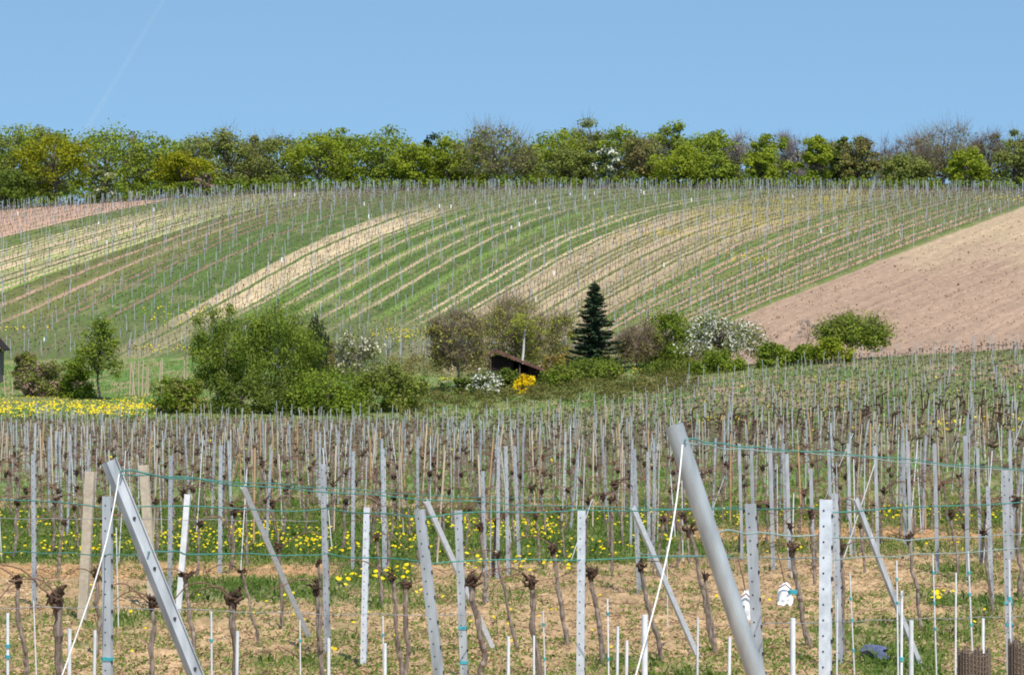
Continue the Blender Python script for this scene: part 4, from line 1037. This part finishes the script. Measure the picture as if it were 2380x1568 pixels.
# --- ridge wood, left to right
RT = [
 (-25, 525, 292, 60, 'olive', 'olive tree cut by the left frame edge on the ridge', {}),
 (30, 530, 284, 62, 'oak', 'dense green tree at the left end of the ridge wood', {}),
 (8, 505, 400, 62, 'deep', 'low dark green shrub tree at the left ridge foot', dict(low=.02)),
 (112, 535, 287, 62, 'olive', 'olive crown rising behind the orange tinted tree', {}),
 (128, 508, 306, 72, 'yellow', 'orange tinted yellow green tree standing forward at left of ridge', dict(n=44, low=.12)),
 (238, 522, 288, 95, 'oak', 'broad rounded green tree right of the orange tinted one', dict(n=56, per=85)),
 (318, 530, 322, 30, 'brown', 'small mauve grey tree beside the broad rounded green tree', dict(per=12, twig=26, twm='trunk_mauve')),
 (366, 524, 318, 48, 'oak', 'medium green tree with a pointed crown left of the low olive trees', {}),
 (430, 512, 352, 58, 'yellow', 'low ochre green tree in front at left centre of ridge', dict(low=.08)),
 (455, 530, 318, 52, 'olive', 'olive tree behind the low ochre tree', {}),
 (528, 522, 310, 62, 'olive', 'wide olive tree with brownish branches', dict(twig=8, twm='trunk_brown')),
 (590, 530, 326, 36, 'brown', 'thin brown budding tree between two olive crowns', dict(leaf2='olive', f2=.8, per=40, twig=10, twm='trunk_grey')),
 (648, 524, 311, 58, 'olive', 'olive green tree left of the bright textured one', dict(twig=6, twm='trunk_grey')),
 (742, 512, 303, 66, 'bright', 'bright green tiered tree with a domed top, left of middle', dict(n=50, per=85, low=.1)),
 (806, 526, 304, 44, 'oak', 'green tree squeezed behind the bright tiered one', {}),
 (888, 518, 302, 64, 'oak', 'dense green tree with a flat broad top near the middle', dict(n=46)),
 (958, 512, 340, 46, 'bright', 'shorter bright green tree at the dip of the ridge wood', dict(low=.05)),
 (1008, 540, 320, 30, 'pine', 'dark pine tip showing in the dip of the ridge wood', dict(n=20)),
 (1042, 516, 328, 52, 'bright', 'yellowish green tree just right of the dark pine tip', {}),
 (1108, 522, 322, 44, 'oak', 'green tree left of the tall half bare tree', {}),
 (1152, 510, 293, 72, 'olive', 'tall half bare tree with brown branches and visible trunk in the ridge middle', dict(per=40, twig=22, twm='trunk_brown', n=50)),
 (1224, 516, 345, 36, 'oak', 'small green tree right of the tall half bare one', dict(low=.05)),
 (1296, 522, 304, 66, 'bright', 'wide green tree with a sloping left side right of the middle', dict(n=46)),
 (1368, 528, 291, 56, 'olive', 'tallest brown green crown behind the white blossom tree', dict(twig=10, twm='trunk_grey')),
 (1330, 512, 352, 50, 'olive', 'low brownish tree left of the white blossom tree', dict(low=.05)),
 (1408, 507, 346, 26, 'deep', 'white blossoming cherry standing out of the ridge wood', dict(leaf2='white', f2=.7, n=24, low=.2)),
 (1446, 520, 308, 54, 'oak', 'green tree behind and right of the white blossom tree', {}),
 (1494, 514, 322, 46, 'brown', 'brown half bare tree left of the tall bluish green one', dict(leaf2='olive', f2=.6, per=40, twig=14, twm='trunk_brown')),
 (1552, 528, 286, 44, 'oak', 'tall bluish green tree, a peak of the ridge wood', dict(n=38)),
 (1582, 508, 346, 58, 'bright', 'vivid yellow green tree standing forward right of the white blossom', dict(low=.06, n=44)),
 (1648, 522, 300, 58, 'oak', 'green tree right of the bluish green peak', {}),
 (1662, 508, 372, 40, 'oak', 'low dark green tree before the mauve bare trees', dict(low=.04)),
 (1722, 524, 324, 46, 'brown', 'bare mauve tree left of the pointed green one', dict(per=5, twig=40, twm='trunk_mauve', n=40)),
 (1788, 520, 312, 42, 'oak', 'pointed green tree between two bare mauve trees', {}),
 (1772, 507, 360, 30, 'bright', 'small bright green tree below the pointed green one', dict(low=.05)),
 (1848, 524, 306, 46, 'brown', 'bare mauve tree with fine upright twigs', dict(per=0, twig=44, twm='trunk_mauve', n=40)),
 (1896, 508, 324, 32, 'bright', 'narrow bright lime tree right of the fine twigged bare tree', dict(low=.06)),
 (1938, 524, 318, 34, 'olive', 'rounded grey olive tree left of the twin domes', dict(twig=14, twm='trunk_grey')),
 (1966, 520, 324, 28, 'deep', 'dark green left dome of the twin crowns', dict(n=24)),
 (1998, 515, 324, 38, 'brown', 'brown green right dome of the twin crowns', dict(per=60, leaf2='olive', f2=.6, twig=8, twm='trunk_brown')),
 (2058, 526, 334, 46, 'brown', 'bare grey tree where sky shows through right of the twin domes', dict(per=3, twig=26, twm='trunk_mauve', n=36)),
 (2118, 526, 318, 46, 'brown', 'bare grey tree left of the broad tall sparse tree', dict(per=4, twig=28, twm='trunk_grey', n=36)),
 (2100, 510, 372, 50, 'olive', 'low olive tree under the bare grey trees', dict(low=.04)),
 (2190, 516, 296, 78, 'olive', 'broad tall sparse tree with spreading twigs at right of ridge', dict(per=16, twig=34, twm='trunk_brown', n=54)),
 (2250, 508, 350, 44, 'bright', 'lime green tree below the broad sparse tree', dict(low=.05)),
 (2300, 522, 310, 44, 'brown', 'grey brown half bare tree near the right edge of ridge', dict(per=14, twig=30, twm='trunk_grey', n=40)),
 (2366, 514, 304, 48, 'olive', 'olive tree at the right end of the ridge wood', dict(twig=10, twm='trunk_brown')),
 (2420, 520, 300, 50, 'oak', 'green tree cut by the right frame edge on the ridge', {}),
 (242, 500, 400, 27, 'olive', 'small pale blossoming tree at the foot of the broad green tree', dict(leaf2='cream', f2=.55, n=20, low=.05)),
 (480, 500, 412, 22, 'olive', 'tiny pinkish blossoming tree above the hillside posts', dict(leaf2='pink', f2=.5, n=16, low=.05)),
]
for i, (px, Y, top, hw, lf, lab, kw) in enumerate(RT):
    a = dict(n=46, per=95, size=.27, low=.02, lobe=.36, flat=.6); a.update(kw); hw *= 1.32; top -= 14
    plant('ridge_tree', px, Y, top, hw, lf, lab, 'tree', 'trees along the ridge', seed=i+1, **a)
# the wood behind, one mass
r = np.random.default_rng(99); m = MB(); L = []
for px in np.arange(-120, 2520, 20.):
    for k in range(3):
        Y = r.uniform(532, 560); p = at(px+r.normal()*10, Y)
        top = np.interp(px, [0, 300, 345, 900, 1000, 1500, 1650, 1750, 2050, 2150, 2400], [300, 300, 326, 314, 340, 308, 312, 338, 362, 342, 318])+r.uniform(0, 24)
        H = (CY-top)*Y/FQ-p[2]
        for q in range(6): L.append(p+[r.normal()*1.2, r.normal()*1.2, H*(.02+.185*q)])
L = np.array(L); leaves_on(m, r, L, np.full(len(L), 1.9)*r.uniform(.7, 1.2, len(L)), 30, .34, .8)
tag(m.build('forest', LEAF['oak']), 'shadowy wood filling the gaps behind the ridge trees', 'forest', kind='stuff')
m = MB(); L = np.array([at(px+r.normal()*6, r.uniform(499, 514))+[0, 0, r.uniform(.3, 1.8)+(2.6*r.random() if px < 700 else 1.2*r.random())] for px in np.arange(-80, 2480, 4.)])
leaves_on(m, r, L, r.uniform(.5, 1.3, len(L)), 34, .26, .8)
tag(m.build('undergrowth', LEAF['hedge']), 'low undergrowth along the foot of the ridge wood', 'undergrowth', kind='stuff')

# --- valley trees and shrubs
def bush(px, Y, top, hw, leaf, label, **kw):
    a = dict(n=46, per=110, size=.125, low=.0, lobe=.32, lo=-.45, rad=.06, flat=.85, dome='low' not in kw); a.update(kw); hw *= 1.26; top -= 8
    return plant(a.pop('name', 'shrub'), px, Y, top, hw, leaf, label, a.pop('cat', 'shrub'), **a)
bush(55, 255, 808, 26, 'brown', 'small brownish dome shrub beside the shed at the left edge', seed=201, twig=8, twm='trunk_brown', leaf2='hedge', f2=.4)
bush(120, 246, 842, 60, 'olive', 'low pink tinged shrub left of the small airy tree', seed=202, leaf2='pink', f2=.35)
bush(178, 243, 838, 38, 'hedge', 'green shrub touching the left side of the small airy tree', seed=203)
plant('young_tree', 235, 240, 728, 84, 'birch', 'small airy conical tree casting a shadow on the flowery meadow', 'tree', n=74, per=40, size=.13, seed=204, low=.13, lobe=.26, shape=.34, lo=-.8, rad=.11)
# birch thicket
def weeping(px, Y, top, hw, label, seed, n=60, per=130):
    r = np.random.default_rng(seed); b = at(px, Y); H = (CY-top)*Y/FQ-b[2]; W = hw*Y/FQ
    e = empty('birch_tree', b); tag(e, label, 'tree')
    L = lobes(r, n, W*.8, W*.7, H*.44, H*.54, -.9, .45); lr = W*.25*r.uniform(.7, 1.2, n)
    m = MB(); limbs(m, r, L, H, .14, wob=.03, step=4); o = m.build('trunk', M['birch']); o.parent = e
    m = MB(); leaves_on(m, r, L, lr, int(per*1.25), .115, 1.1, up=.2, droop=(0, 0, -1.0), aspect=.5)
    # hanging sprays
    k = r.integers(0, n, 260); a = L[k]+r.normal(size=(260, 3))*lr[k][:, None]*.7
    for q in range(9):
        p = a+[0, 0, -.17*q]+r.normal(size=(260, 3))*.05
        s = p[:, 2] > .3
        m.cards(p[s], r.normal(size=(s.sum(), 3))*.6+[0, -.6, .2], .10*r.uniform(.6, 1.2, s.sum()), .5, 0, (0, 0, -1))
    o = m.build('crown', LEAF['birch']); o.parent = e
weeping(510, 224, 690, 88, 'left weeping birch of the thicket with hanging sprays', 301)
weeping(648, 221, 712, 124, 'broad weeping birch in the middle of the thicket, white stem showing', 302, 90, 130)
def spiky(px, Y, top, hw, label, seed):
    r = np.random.default_rng(seed); b = at(px, Y); H = (CY-top)*Y/FQ-b[2]; W = hw*Y/FQ
    e = empty('dark_conifer', b); tag(e, label, 'tree')
    m = MB(); L = []; tips = []
    for k in range(70):
        a = r.random()*6.28; q = r.random()**.6*W; h = H*(1-.26*(q/W)**1.3)*r.uniform(.82, 1.0)
        tips.append([q*math.cos(a), q*.6*math.sin(a), h])
    tips = np.array(tips); st = tips*[.55, .55, 0]+[0, 0, H*.35]
    m.sticks(st, tips, .06, .02); m.tube([(0, 0, -.3), (0, 0, H*.5), (0, 0, H*.9)], [.2, .13, .03], 7)
    o = m.build('trunk', M['trunk']); o.parent = e
    m = MB()
    for s_, t_ in zip(st, tips):
        q = np.linspace(.25, 1.0, 60)[:, None]; p = s_+(t_-s_)*q+r.normal(size=(60, 3))*.16*(1.12-q)
        m.cards(p, r.normal(size=(60, 3)), .13, .3, 0, (t_-s_)/np.linalg.norm(t_-s_)*2)
    o = m.build('crown', LEAF['pine']); o.parent = e
spiky(642, 224, 682, 76, 'dark conifer whose spiky tips stick out above the birch thicket', 303)
spiky(732, 224, 716, 36, 'smaller dark conifer tip right of the spiky one in the thicket', 304)
bush(728, 225, 738, 50, 'brown', 'brownish tree on the right shoulder of the birch thicket', seed=305, name='tree', cat='tree', leaf2='deep', f2=.45, n=46)
bush(420, 219, 872, 60, 'hedge', 'low reddish based shrub at the left end of the birch thicket', seed=306, leaf2='brown', f2=.45)
bush(765, 217, 852, 84, 'hedge', 'broad green shrub at the right foot of the birch thicket', seed=307, n=60)
bush(905, 221, 848, 66, 'olive', 'dome shaped olive shrub at the right end of the thicket', seed=308, n=50, leaf2='hedge', f2=.4)
bush(828, 229, 762, 62, 'olive', 'hawthorn with loose white blossom behind the thicket right side', seed=309, name='hawthorn', cat='tree', n=50, per=40, leaf2='cream', f2=.62, twig=8, twm='trunk_grey', low=.03, lobe=.28)
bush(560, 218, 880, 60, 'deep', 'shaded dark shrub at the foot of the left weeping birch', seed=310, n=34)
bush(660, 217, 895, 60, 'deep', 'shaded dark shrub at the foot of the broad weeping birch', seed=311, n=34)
# middle
bush(1065, 247, 722, 62, 'brown', 'bare grey brown tree with forked stems left of the hut', seed=320, name='bare_tree', cat='tree', n=84, per=26, leaf2='willow', f2=.7, twig=24, twm='trunk_brown', bark='trunk_grey', low=.10, lo=-.75, rad=.12, lobe=.34)
bush(1195, 262, 698, 82, 'willow', 'loose yellow green willow rising behind the hut', seed=321, name='willow_tree', cat='tree', n=110, per=40, twig=14, twm='trunk_brown', size=.11, low=.02, lo=-.8, lobe=.28, rad=.10)
bush(1285, 266, 722, 48, 'willow', 'thin yellowish tree between the willow and the spruce', seed=322, name='sparse_tree', cat='tree', n=50, per=46, twig=14, twm='trunk_brown', size=.11, low=.02, lo=-.8, lobe=.3)
m = MB(); b = at(1222, 258); pts = np.array([at(1210, 258), at(1217, 258, 812), at(1219, 258, 775), at(1226, 258, 748)]); pts[0][2] -= .2
e = empty('birch_tree', b); m.tube(pts, [.12, .11, .07, .015], 8); o = m.build('trunk', M['birch']); o.parent = e; o.matrix_parent_inverse = Matrix.Translation(-Vector(b))
rr = np.random.default_rng(5); m = MB(); L = pts[3]+rr.normal(size=(14, 3))*[.9, .7, .7]
leaves_on(m, rr, L, np.full(14, .5), 50, .1); o = m.build('crown', LEAF['willow']); o.parent = e; o.matrix_parent_inverse = Matrix.Translation(-Vector(b))
tag(e, 'slender white stemmed birch right behind the hut roof', 'tree')
bush(1375, 251, 838, 72, 'deep', 'green shrub spread below the spruce', seed=323, n=54, leaf2='hedge', f2=.5)
bush(1284, 247, 832, 32, 'rust', 'rusty leaved bush at the right end of the hut', seed=324, n=30, per=50, twig=8, twm='trunk_brown', leaf2='olive', f2=.3)
bush(1300, 246, 856, 44, 'hedge', 'green bush right of the forsythia', seed=325, leaf2='olive', f2=.4)
bush(1178, 244, 862, 26, 'deep', 'dark green bush between the white flowering bush and the forsythia', seed=326)
bush(1130, 243, 874, 38, 'deep', 'low bush covered with white flowers before the hut', seed=327, n=46, per=50, leaf2='white', f2=.75)
bush(1084, 243, 882, 28, 'deep', 'low dark bush with few white flowers under the bare tree', seed=328, n=26, leaf2='cream', f2=.25)
bush(1217, 242, 866, 22, 'forsythia', 'bright yellow forsythia bush before the hut', seed=329, n=34, per=70, size=.11, lobe=.3)
def spruce(px, Y, top, hw, label, seed):
    r = np.random.default_rng(seed); b = at(px, Y); H = (CY-top)*Y/FQ-b[2]; W = hw*Y/FQ
    e = empty('spruce_tree', b); tag(e, label, 'tree')
    m = MB(); m.tube([(0, 0, -.3), (0, 0, H*.5), (0, 0, H)], [.16, .09, .01], 7)
    c = MB(); h = .25
    while h < H*.985:
        f = 1-h/H; nb = max(5, int(11*f**.6))
        for k in range(nb):
            a = r.random()*6.28; L = W*(f**.85)*r.uniform(.62, 1.18)+.08
            d = np.array([math.cos(a), math.sin(a), 0]); s = np.linspace(.05, 1, max(5, int(L*16)))
            hh = max(.1, h+r.normal()*.14); P = d*s[:, None]*L; P[:, 2] = hh+L*(-.42*s+.34*s*s)+.02
            m.sticks(P[:1], P[-1:], .02, .006)
            side = np.array([-d[1], d[0], 0]); q = len(s)
            for kk in range(7):
                off = (r.random(q)-.5)*1.0*L*.42*(1.08-s)
                p = P+side*off[:, None]+np.stack([r.normal(0, .03, q), r.normal(0, .03, q), -np.abs(off)*.3-r.random(q)*.08], 1)
                c.cards(p, r.normal(size=(q, 3))*.45+[0, 0, .9], .15*r.uniform(.6, 1.2, q), .48, 0, d*1.2)
        h += .25*(.5+.6*f)
    c.cards(np.stack([r.normal(0, .04, 40), r.normal(0, .04, 40), np.linspace(H*.9, H*1.01, 40)], 1), r.normal(size=(40, 3)), .10, .3, 0, (0, 0, 2))
    o = m.build('trunk', M['trunk']); o.parent = e; o = c.build('crown', LEAF['spruce']); o.parent = e
spruce(1382, 256, 652, 80, 'tall dark pointed spruce right of the hut', 330)
bush(1482, 262, 768, 50, 'brown', 'bare pale twigged bush right of the spruce', seed=331, n=50, per=26, twig=44, twm='trunk_brown', bark='trunk_grey', low=.0)
bush(1506, 270, 738, 44, 'brown', 'brown topped tree behind the pale twigged bush', seed=332, n=36, per=46, twig=14, twm='trunk_brown')
bush(1553, 264, 722, 58, 'hedge', 'bright green rounded tree left of the white flowering tree', seed=333, n=60, name='tree', cat='tree')
bush(1674, 253, 734, 80, 'olive', 'spreading tree covered in white blossom beside the brown field', seed=334, name='blossom_tree', cat='tree', n=80, per=46, leaf2='white', f2=.75, low=.02, lobe=.24, lo=-.6, rad=.16)
bush(1672, 246, 816, 56, 'hedge', 'bright green shrub under the white flowering tree', seed=335, n=46)
bush(1796, 247, 800, 40, 'hedge', 'low green shrub right of the white flowering tree', seed=336)
bush(1862, 247, 806, 36, 'hedge', 'low green shrub left of the round bush', seed=337)
bush(1930, 246, 790, 44, 'bright', 'light green shrub at the left foot of the round bush', seed=338)
bush(1978, 250, 736, 74, 'hedge', 'big round green bush before the bare brown field', seed=339, n=74, per=100, lo=-.35, leaf2='olive', f2=.2, twig=4, twm='trunk_brown', low=.0)
bush(1880, 258, 742, 22, 'brown', 'leafless sapling before the brown field', seed=340, n=12, per=0, twig=12, twm='trunk_grey', low=.2, rad=.05)
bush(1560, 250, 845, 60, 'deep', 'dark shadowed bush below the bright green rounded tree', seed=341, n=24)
# bramble thicket
r = np.random.default_rng(400); m = MB(); L = []
for k in range(430):
    px = r.uniform(930, 1620); py = np.interp(px, [930, 1050, 1200, 1450, 1620], [938, 930, 915, 905, 885])+r.normal()*16
    q = survey(px, py, 120, 300); L.append(q+[0, 0, r.uniform(.0, .55)])
L = np.array(L); leaves_on(m, r, L, r.uniform(.35, .8, len(L)), 46, .10, .8)
M['bramble'] = leafmat('bramble_leaf', (.10, .095, .03), (.19, .19, .055), .3, .35, (.24, .17, .08), .9)
tag(m.build('bramble_thicket', M['bramble']), 'low olive brown bramble thicket below the hut', 'brambles', kind='stuff')

r = np.random.default_rng(410); m = MB(); L = []
for k in range(300):
    px = r.uniform(900, 1640); Y = r.uniform(262, 274); L.append(at(px, Y)+[0, 0, r.uniform(.1, 1.3)])
L = np.array(L); leaves_on(m, r, L, r.uniform(.4, .9, len(L)), 30, .10, .9)
tag(m.build('scrub', LEAF['brown']), 'brownish scrub at the foot of the hillside behind the hut', 'scrub', kind='stuff')
# ------------------------------------------------------------------ hut and shed
def hut():
    Y = 252.; s = Y/FQ; b = at(1200, Y)
    e = empty('wooden_hut', b); tag(e, 'dark brown wooden hut with sloping red brown roof among bushes', 'hut')
    def ch(m, nm, mk, par=None):
        o = m.build(nm, mk); o.parent = par or e; o.matrix_parent_inverse = Matrix.Translation(-Vector(b)); return o
    P = lambda px, py, y=0.0: np.array([(px-CX)*s, Y+y, (CY-py)*s])
    D = 2.6
    # walls: board by board
    m = MB()
    for y in (0, D):
        for k in range(17):
            x0 = 1137+k*7.0; x1 = x0+7.0; dz = .012*(k % 2); t = np.interp((x0+x1)/2, [1132, 1157, 1262], [832, 824, 862])
            if y == 0 and 1190 < x0 < 1222:
                a = P(x0, 868, dz); c = P(x1, 905, .05+dz)
            else: a = P(x0, t, y+dz); c = P(x1, 905, y+.05+dz)
            m.box((a+c)/2, np.abs(c-a))
    for x in (1137, 1256):
        for k in range(13):
            a = P(x, np.interp(x, [1157, 1262], [826, 860]), k*.2); c = P(x+1.5, 905, k*.2+.185); m.box((a+c)/2, np.abs(c-a))
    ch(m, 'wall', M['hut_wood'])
    m = MB(); a = P(1188, 866, -.02); c = P(1226, 872, .08); m.box((a+c)/2, np.abs(c-a)); a = P(1136, 892, -.04); c = P(1258, 897, -.005); m.box((a+c)/2, np.abs(c-a))
    ch(m, 'rail', M['hut_post'])
    def slab(p, q, y0, y1, th):
        m = MB(); p0, q0 = p.copy(), q.copy(); n = np.array([-(q-p)[2], 0, (q-p)[0]]); n /= np.linalg.norm(n); n *= th
        V = []
        for y in (y0, y1):
            for a in (p, q): V += [[a[0], Y+y, a[2]], [a[0]+n[0], Y+y, a[2]+n[2]]]
        m.add(V, [[0, 1, 3, 2], [4, 6, 7, 5], [0, 4, 5, 1], [2, 3, 7, 6], [1, 5, 7, 3], [0, 2, 6, 4]]); return m
    rf = ch(slab(P(1152, 818), P(1270, 866), -.75, D+.3, .20), 'roof', M['hut_roof'])
    ch(slab(P(1118, 834), P(1151.5, 818), -.75, D+.3, .19), 'roof', M['hut_roof'])
    # corrugations on the long roof side, eave board
    m = MB()
    for k in range(20):
        y = -.70+k*(D+.95)/19; p = P(1152, 812.5, y); q = P(1270, 860.5, y); m.tube([p, q], .035, 5)
    ch(m, 'ridges', M['hut_roof'], rf)
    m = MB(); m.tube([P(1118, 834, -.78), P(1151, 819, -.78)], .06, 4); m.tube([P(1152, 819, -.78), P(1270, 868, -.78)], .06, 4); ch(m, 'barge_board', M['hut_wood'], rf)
    for px in (1208, 1140):
        m = MB(); a = P(px-1.8, np.interp(px, [1132, 1157, 1262], [836, 828, 866]), -.5); c = P(px+1.8, 908, -.38); m.box((a+c)/2, np.abs(c-a)); ch(m, 'post', M['hut_post'])
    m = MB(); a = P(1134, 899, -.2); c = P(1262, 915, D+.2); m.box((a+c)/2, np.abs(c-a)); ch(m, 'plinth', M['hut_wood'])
hut()
def shed():
    Y = 262.; s = Y/FQ; b = at(-32, Y); e = empty('shed', b); tag(e, 'grey shed with a dark steep roof cut by the left edge', 'shed')
    P = lambda px, py, y=0.0: np.array([(px-10-CX)*s, Y+y, (CY-py)*s])
    def ch(m, nm, mk):
        o = m.build(nm, mk); o.parent = e; o.matrix_parent_inverse = Matrix.Translation(-Vector(b)); return o
    m = MB()
    for k in range(12):
        x0 = -52+k*5.0; t = np.interp(x0+2.5, [-52, -22, 8], [818, 786, 818]); a = P(x0, t, 0); c = P(x0+4.7, 905, 2.6); m.box((a+c)/2, np.abs(c-a))
    ch(m, 'wall', M['shed_wall'])
    for p, q in ((P(-22, 766), P(20, 815)), (P(-64, 815), P(-22.3, 766))):
        m = MB(); V = []
        for y in (-.4, 3.0):
            for a in (p, q): V += [[a[0], Y+y, a[2]], [a[0], Y+y, a[2]+.14]]
        m.add(V, [[0, 1, 3, 2], [4, 6, 7, 5], [0, 4, 5, 1], [2, 3, 7, 6], [1, 5, 7, 3], [0, 2, 6, 4]]); ch(m, 'roof', M['hut_wood'])
shed()
# pale stakes behind the airy tree
r = np.random.default_rng(6)
for i, (px, t, bb) in enumerate([(301, 845, 900), (307, 840, 898), (313, 842, 900), (322, 838, 896), (330, 836, 893), (338, 850, 905), (343, 852, 902), (369, 838, 880), (376, 832, 878), (427, 834, 862), (434, 838, 866), (12, 872, 920), (30, 878, 915)]):
    b = at(px, 246); tp = at(px+r.normal()*3, 246, t); m = MB(); m.tube(np.linspace(b-[0, 0, .1], tp, 3), [.07, .06, .05], 6)
    tag(m.build('wooden_stake', M['wood'], origin=tuple(b)), 'pale wooden stake at the meadow edge between the airy tree and birch thicket' if px > 100 else 'pale wooden stake at the left edge below the shed', 'stake', 'pale stakes at the meadow edge' if px > 100 else 'pale stakes below the shed')

# ------------------------------------------------------------------ contrail
m, nt, out = mat('contrail_vapour')
vs = N(nt, 'ShaderNodeVolumeScatter'); vs.inputs['Density'].default_value = .0004; vs.inputs['Color'].default_value = (1, 1, 1, 1); vs.inputs['Anisotropy'].default_value = 0
nt.links.new(vs.outputs[0], out.inputs['Volume'])
c = MB(); a = at(392, 26000, -20); b = at(190, 30000, 320)
s = np.linspace(0, 1, 20)[:, None]; c.tube(a+(b-a)*s, np.linspace(22, 34, 20), 16)
tag(c.build('contrail', m, origin=tuple(a)), 'faint white contrail slanting across the blue sky at left', 'contrail', kind='stuff')

# ------------------------------------------------------------------ light, sky, camera
EL, AZ = math.radians(58), math.radians(20)          # sun: high, behind the camera and a little to the right
sd = Vector((math.sin(AZ)*math.cos(EL), -math.cos(AZ)*math.cos(EL), math.sin(EL)))
L = bpy.data.lights.new('sun', 'SUN'); L.energy = 3.75; L.angle = math.radians(.5); L.color = (1.0, .94, .84)
lo = bpy.data.objects.new('sun', L); COL.objects.link(lo); lo.rotation_euler = sd.to_track_quat('Z', 'Y').to_euler()
w = bpy.data.worlds.new('World'); S.world = w; w.use_nodes = True; nt = w.node_tree; nt.nodes.clear()
out = N(nt, 'ShaderNodeOutputWorld'); bg = N(nt, 'ShaderNodeBackground'); sky = N(nt, 'ShaderNodeTexSky'); sky.sky_type = 'NISHITA'; sky.sun_disc = False
sky.sun_elevation = EL; sky.sun_rotation = math.atan2(sd.x, sd.y); sky.air_density = 1.0; sky.dust_density = .3; sky.ozone_density = 1.5; sky.altitude = 300
tc = N(nt, 'ShaderNodeTexCoord'); ad = N(nt, 'ShaderNodeVectorMath', operation='ADD'); ad.inputs[1].default_value = (0, 0, .30)
nm = N(nt, 'ShaderNodeVectorMath', operation='NORMALIZE')
nt.links.new(tc.outputs['Generated'], ad.inputs[0]); nt.links.new(ad.outputs[0], nm.inputs[0]); nt.links.new(nm.outputs[0], sky.inputs['Vector'])
vm = N(nt, 'ShaderNodeVectorMath', operation='MULTIPLY'); vm.inputs[1].default_value = (.96, 1.085, .99)
nt.links.new(sky.outputs[0], vm.inputs[0]); nt.links.new(vm.outputs[0], bg.inputs[0]); bg.inputs[1].default_value = .145; nt.links.new(bg.outputs[0], out.inputs[0])
cam = bpy.data.cameras.new('camera'); co = bpy.data.objects.new('camera', cam); COL.objects.link(co)
co.location = (0, 0, 0); co.rotation_euler = (math.radians(90), 0, 0)
cam.sensor_width = 36; cam.lens = 36*FQ/2380; cam.clip_start = .5; cam.clip_end = 80000
S.camera = co
S.view_settings.view_transform = 'Standard'; S.view_settings.look = 'None'; S.view_settings.exposure = 0.5; S.view_settings.gamma = 1.0
S.cycles.filter_width = 1.85; S.cycles.max_bounces = 8; S.cycles.transparent_max_bounces = 16
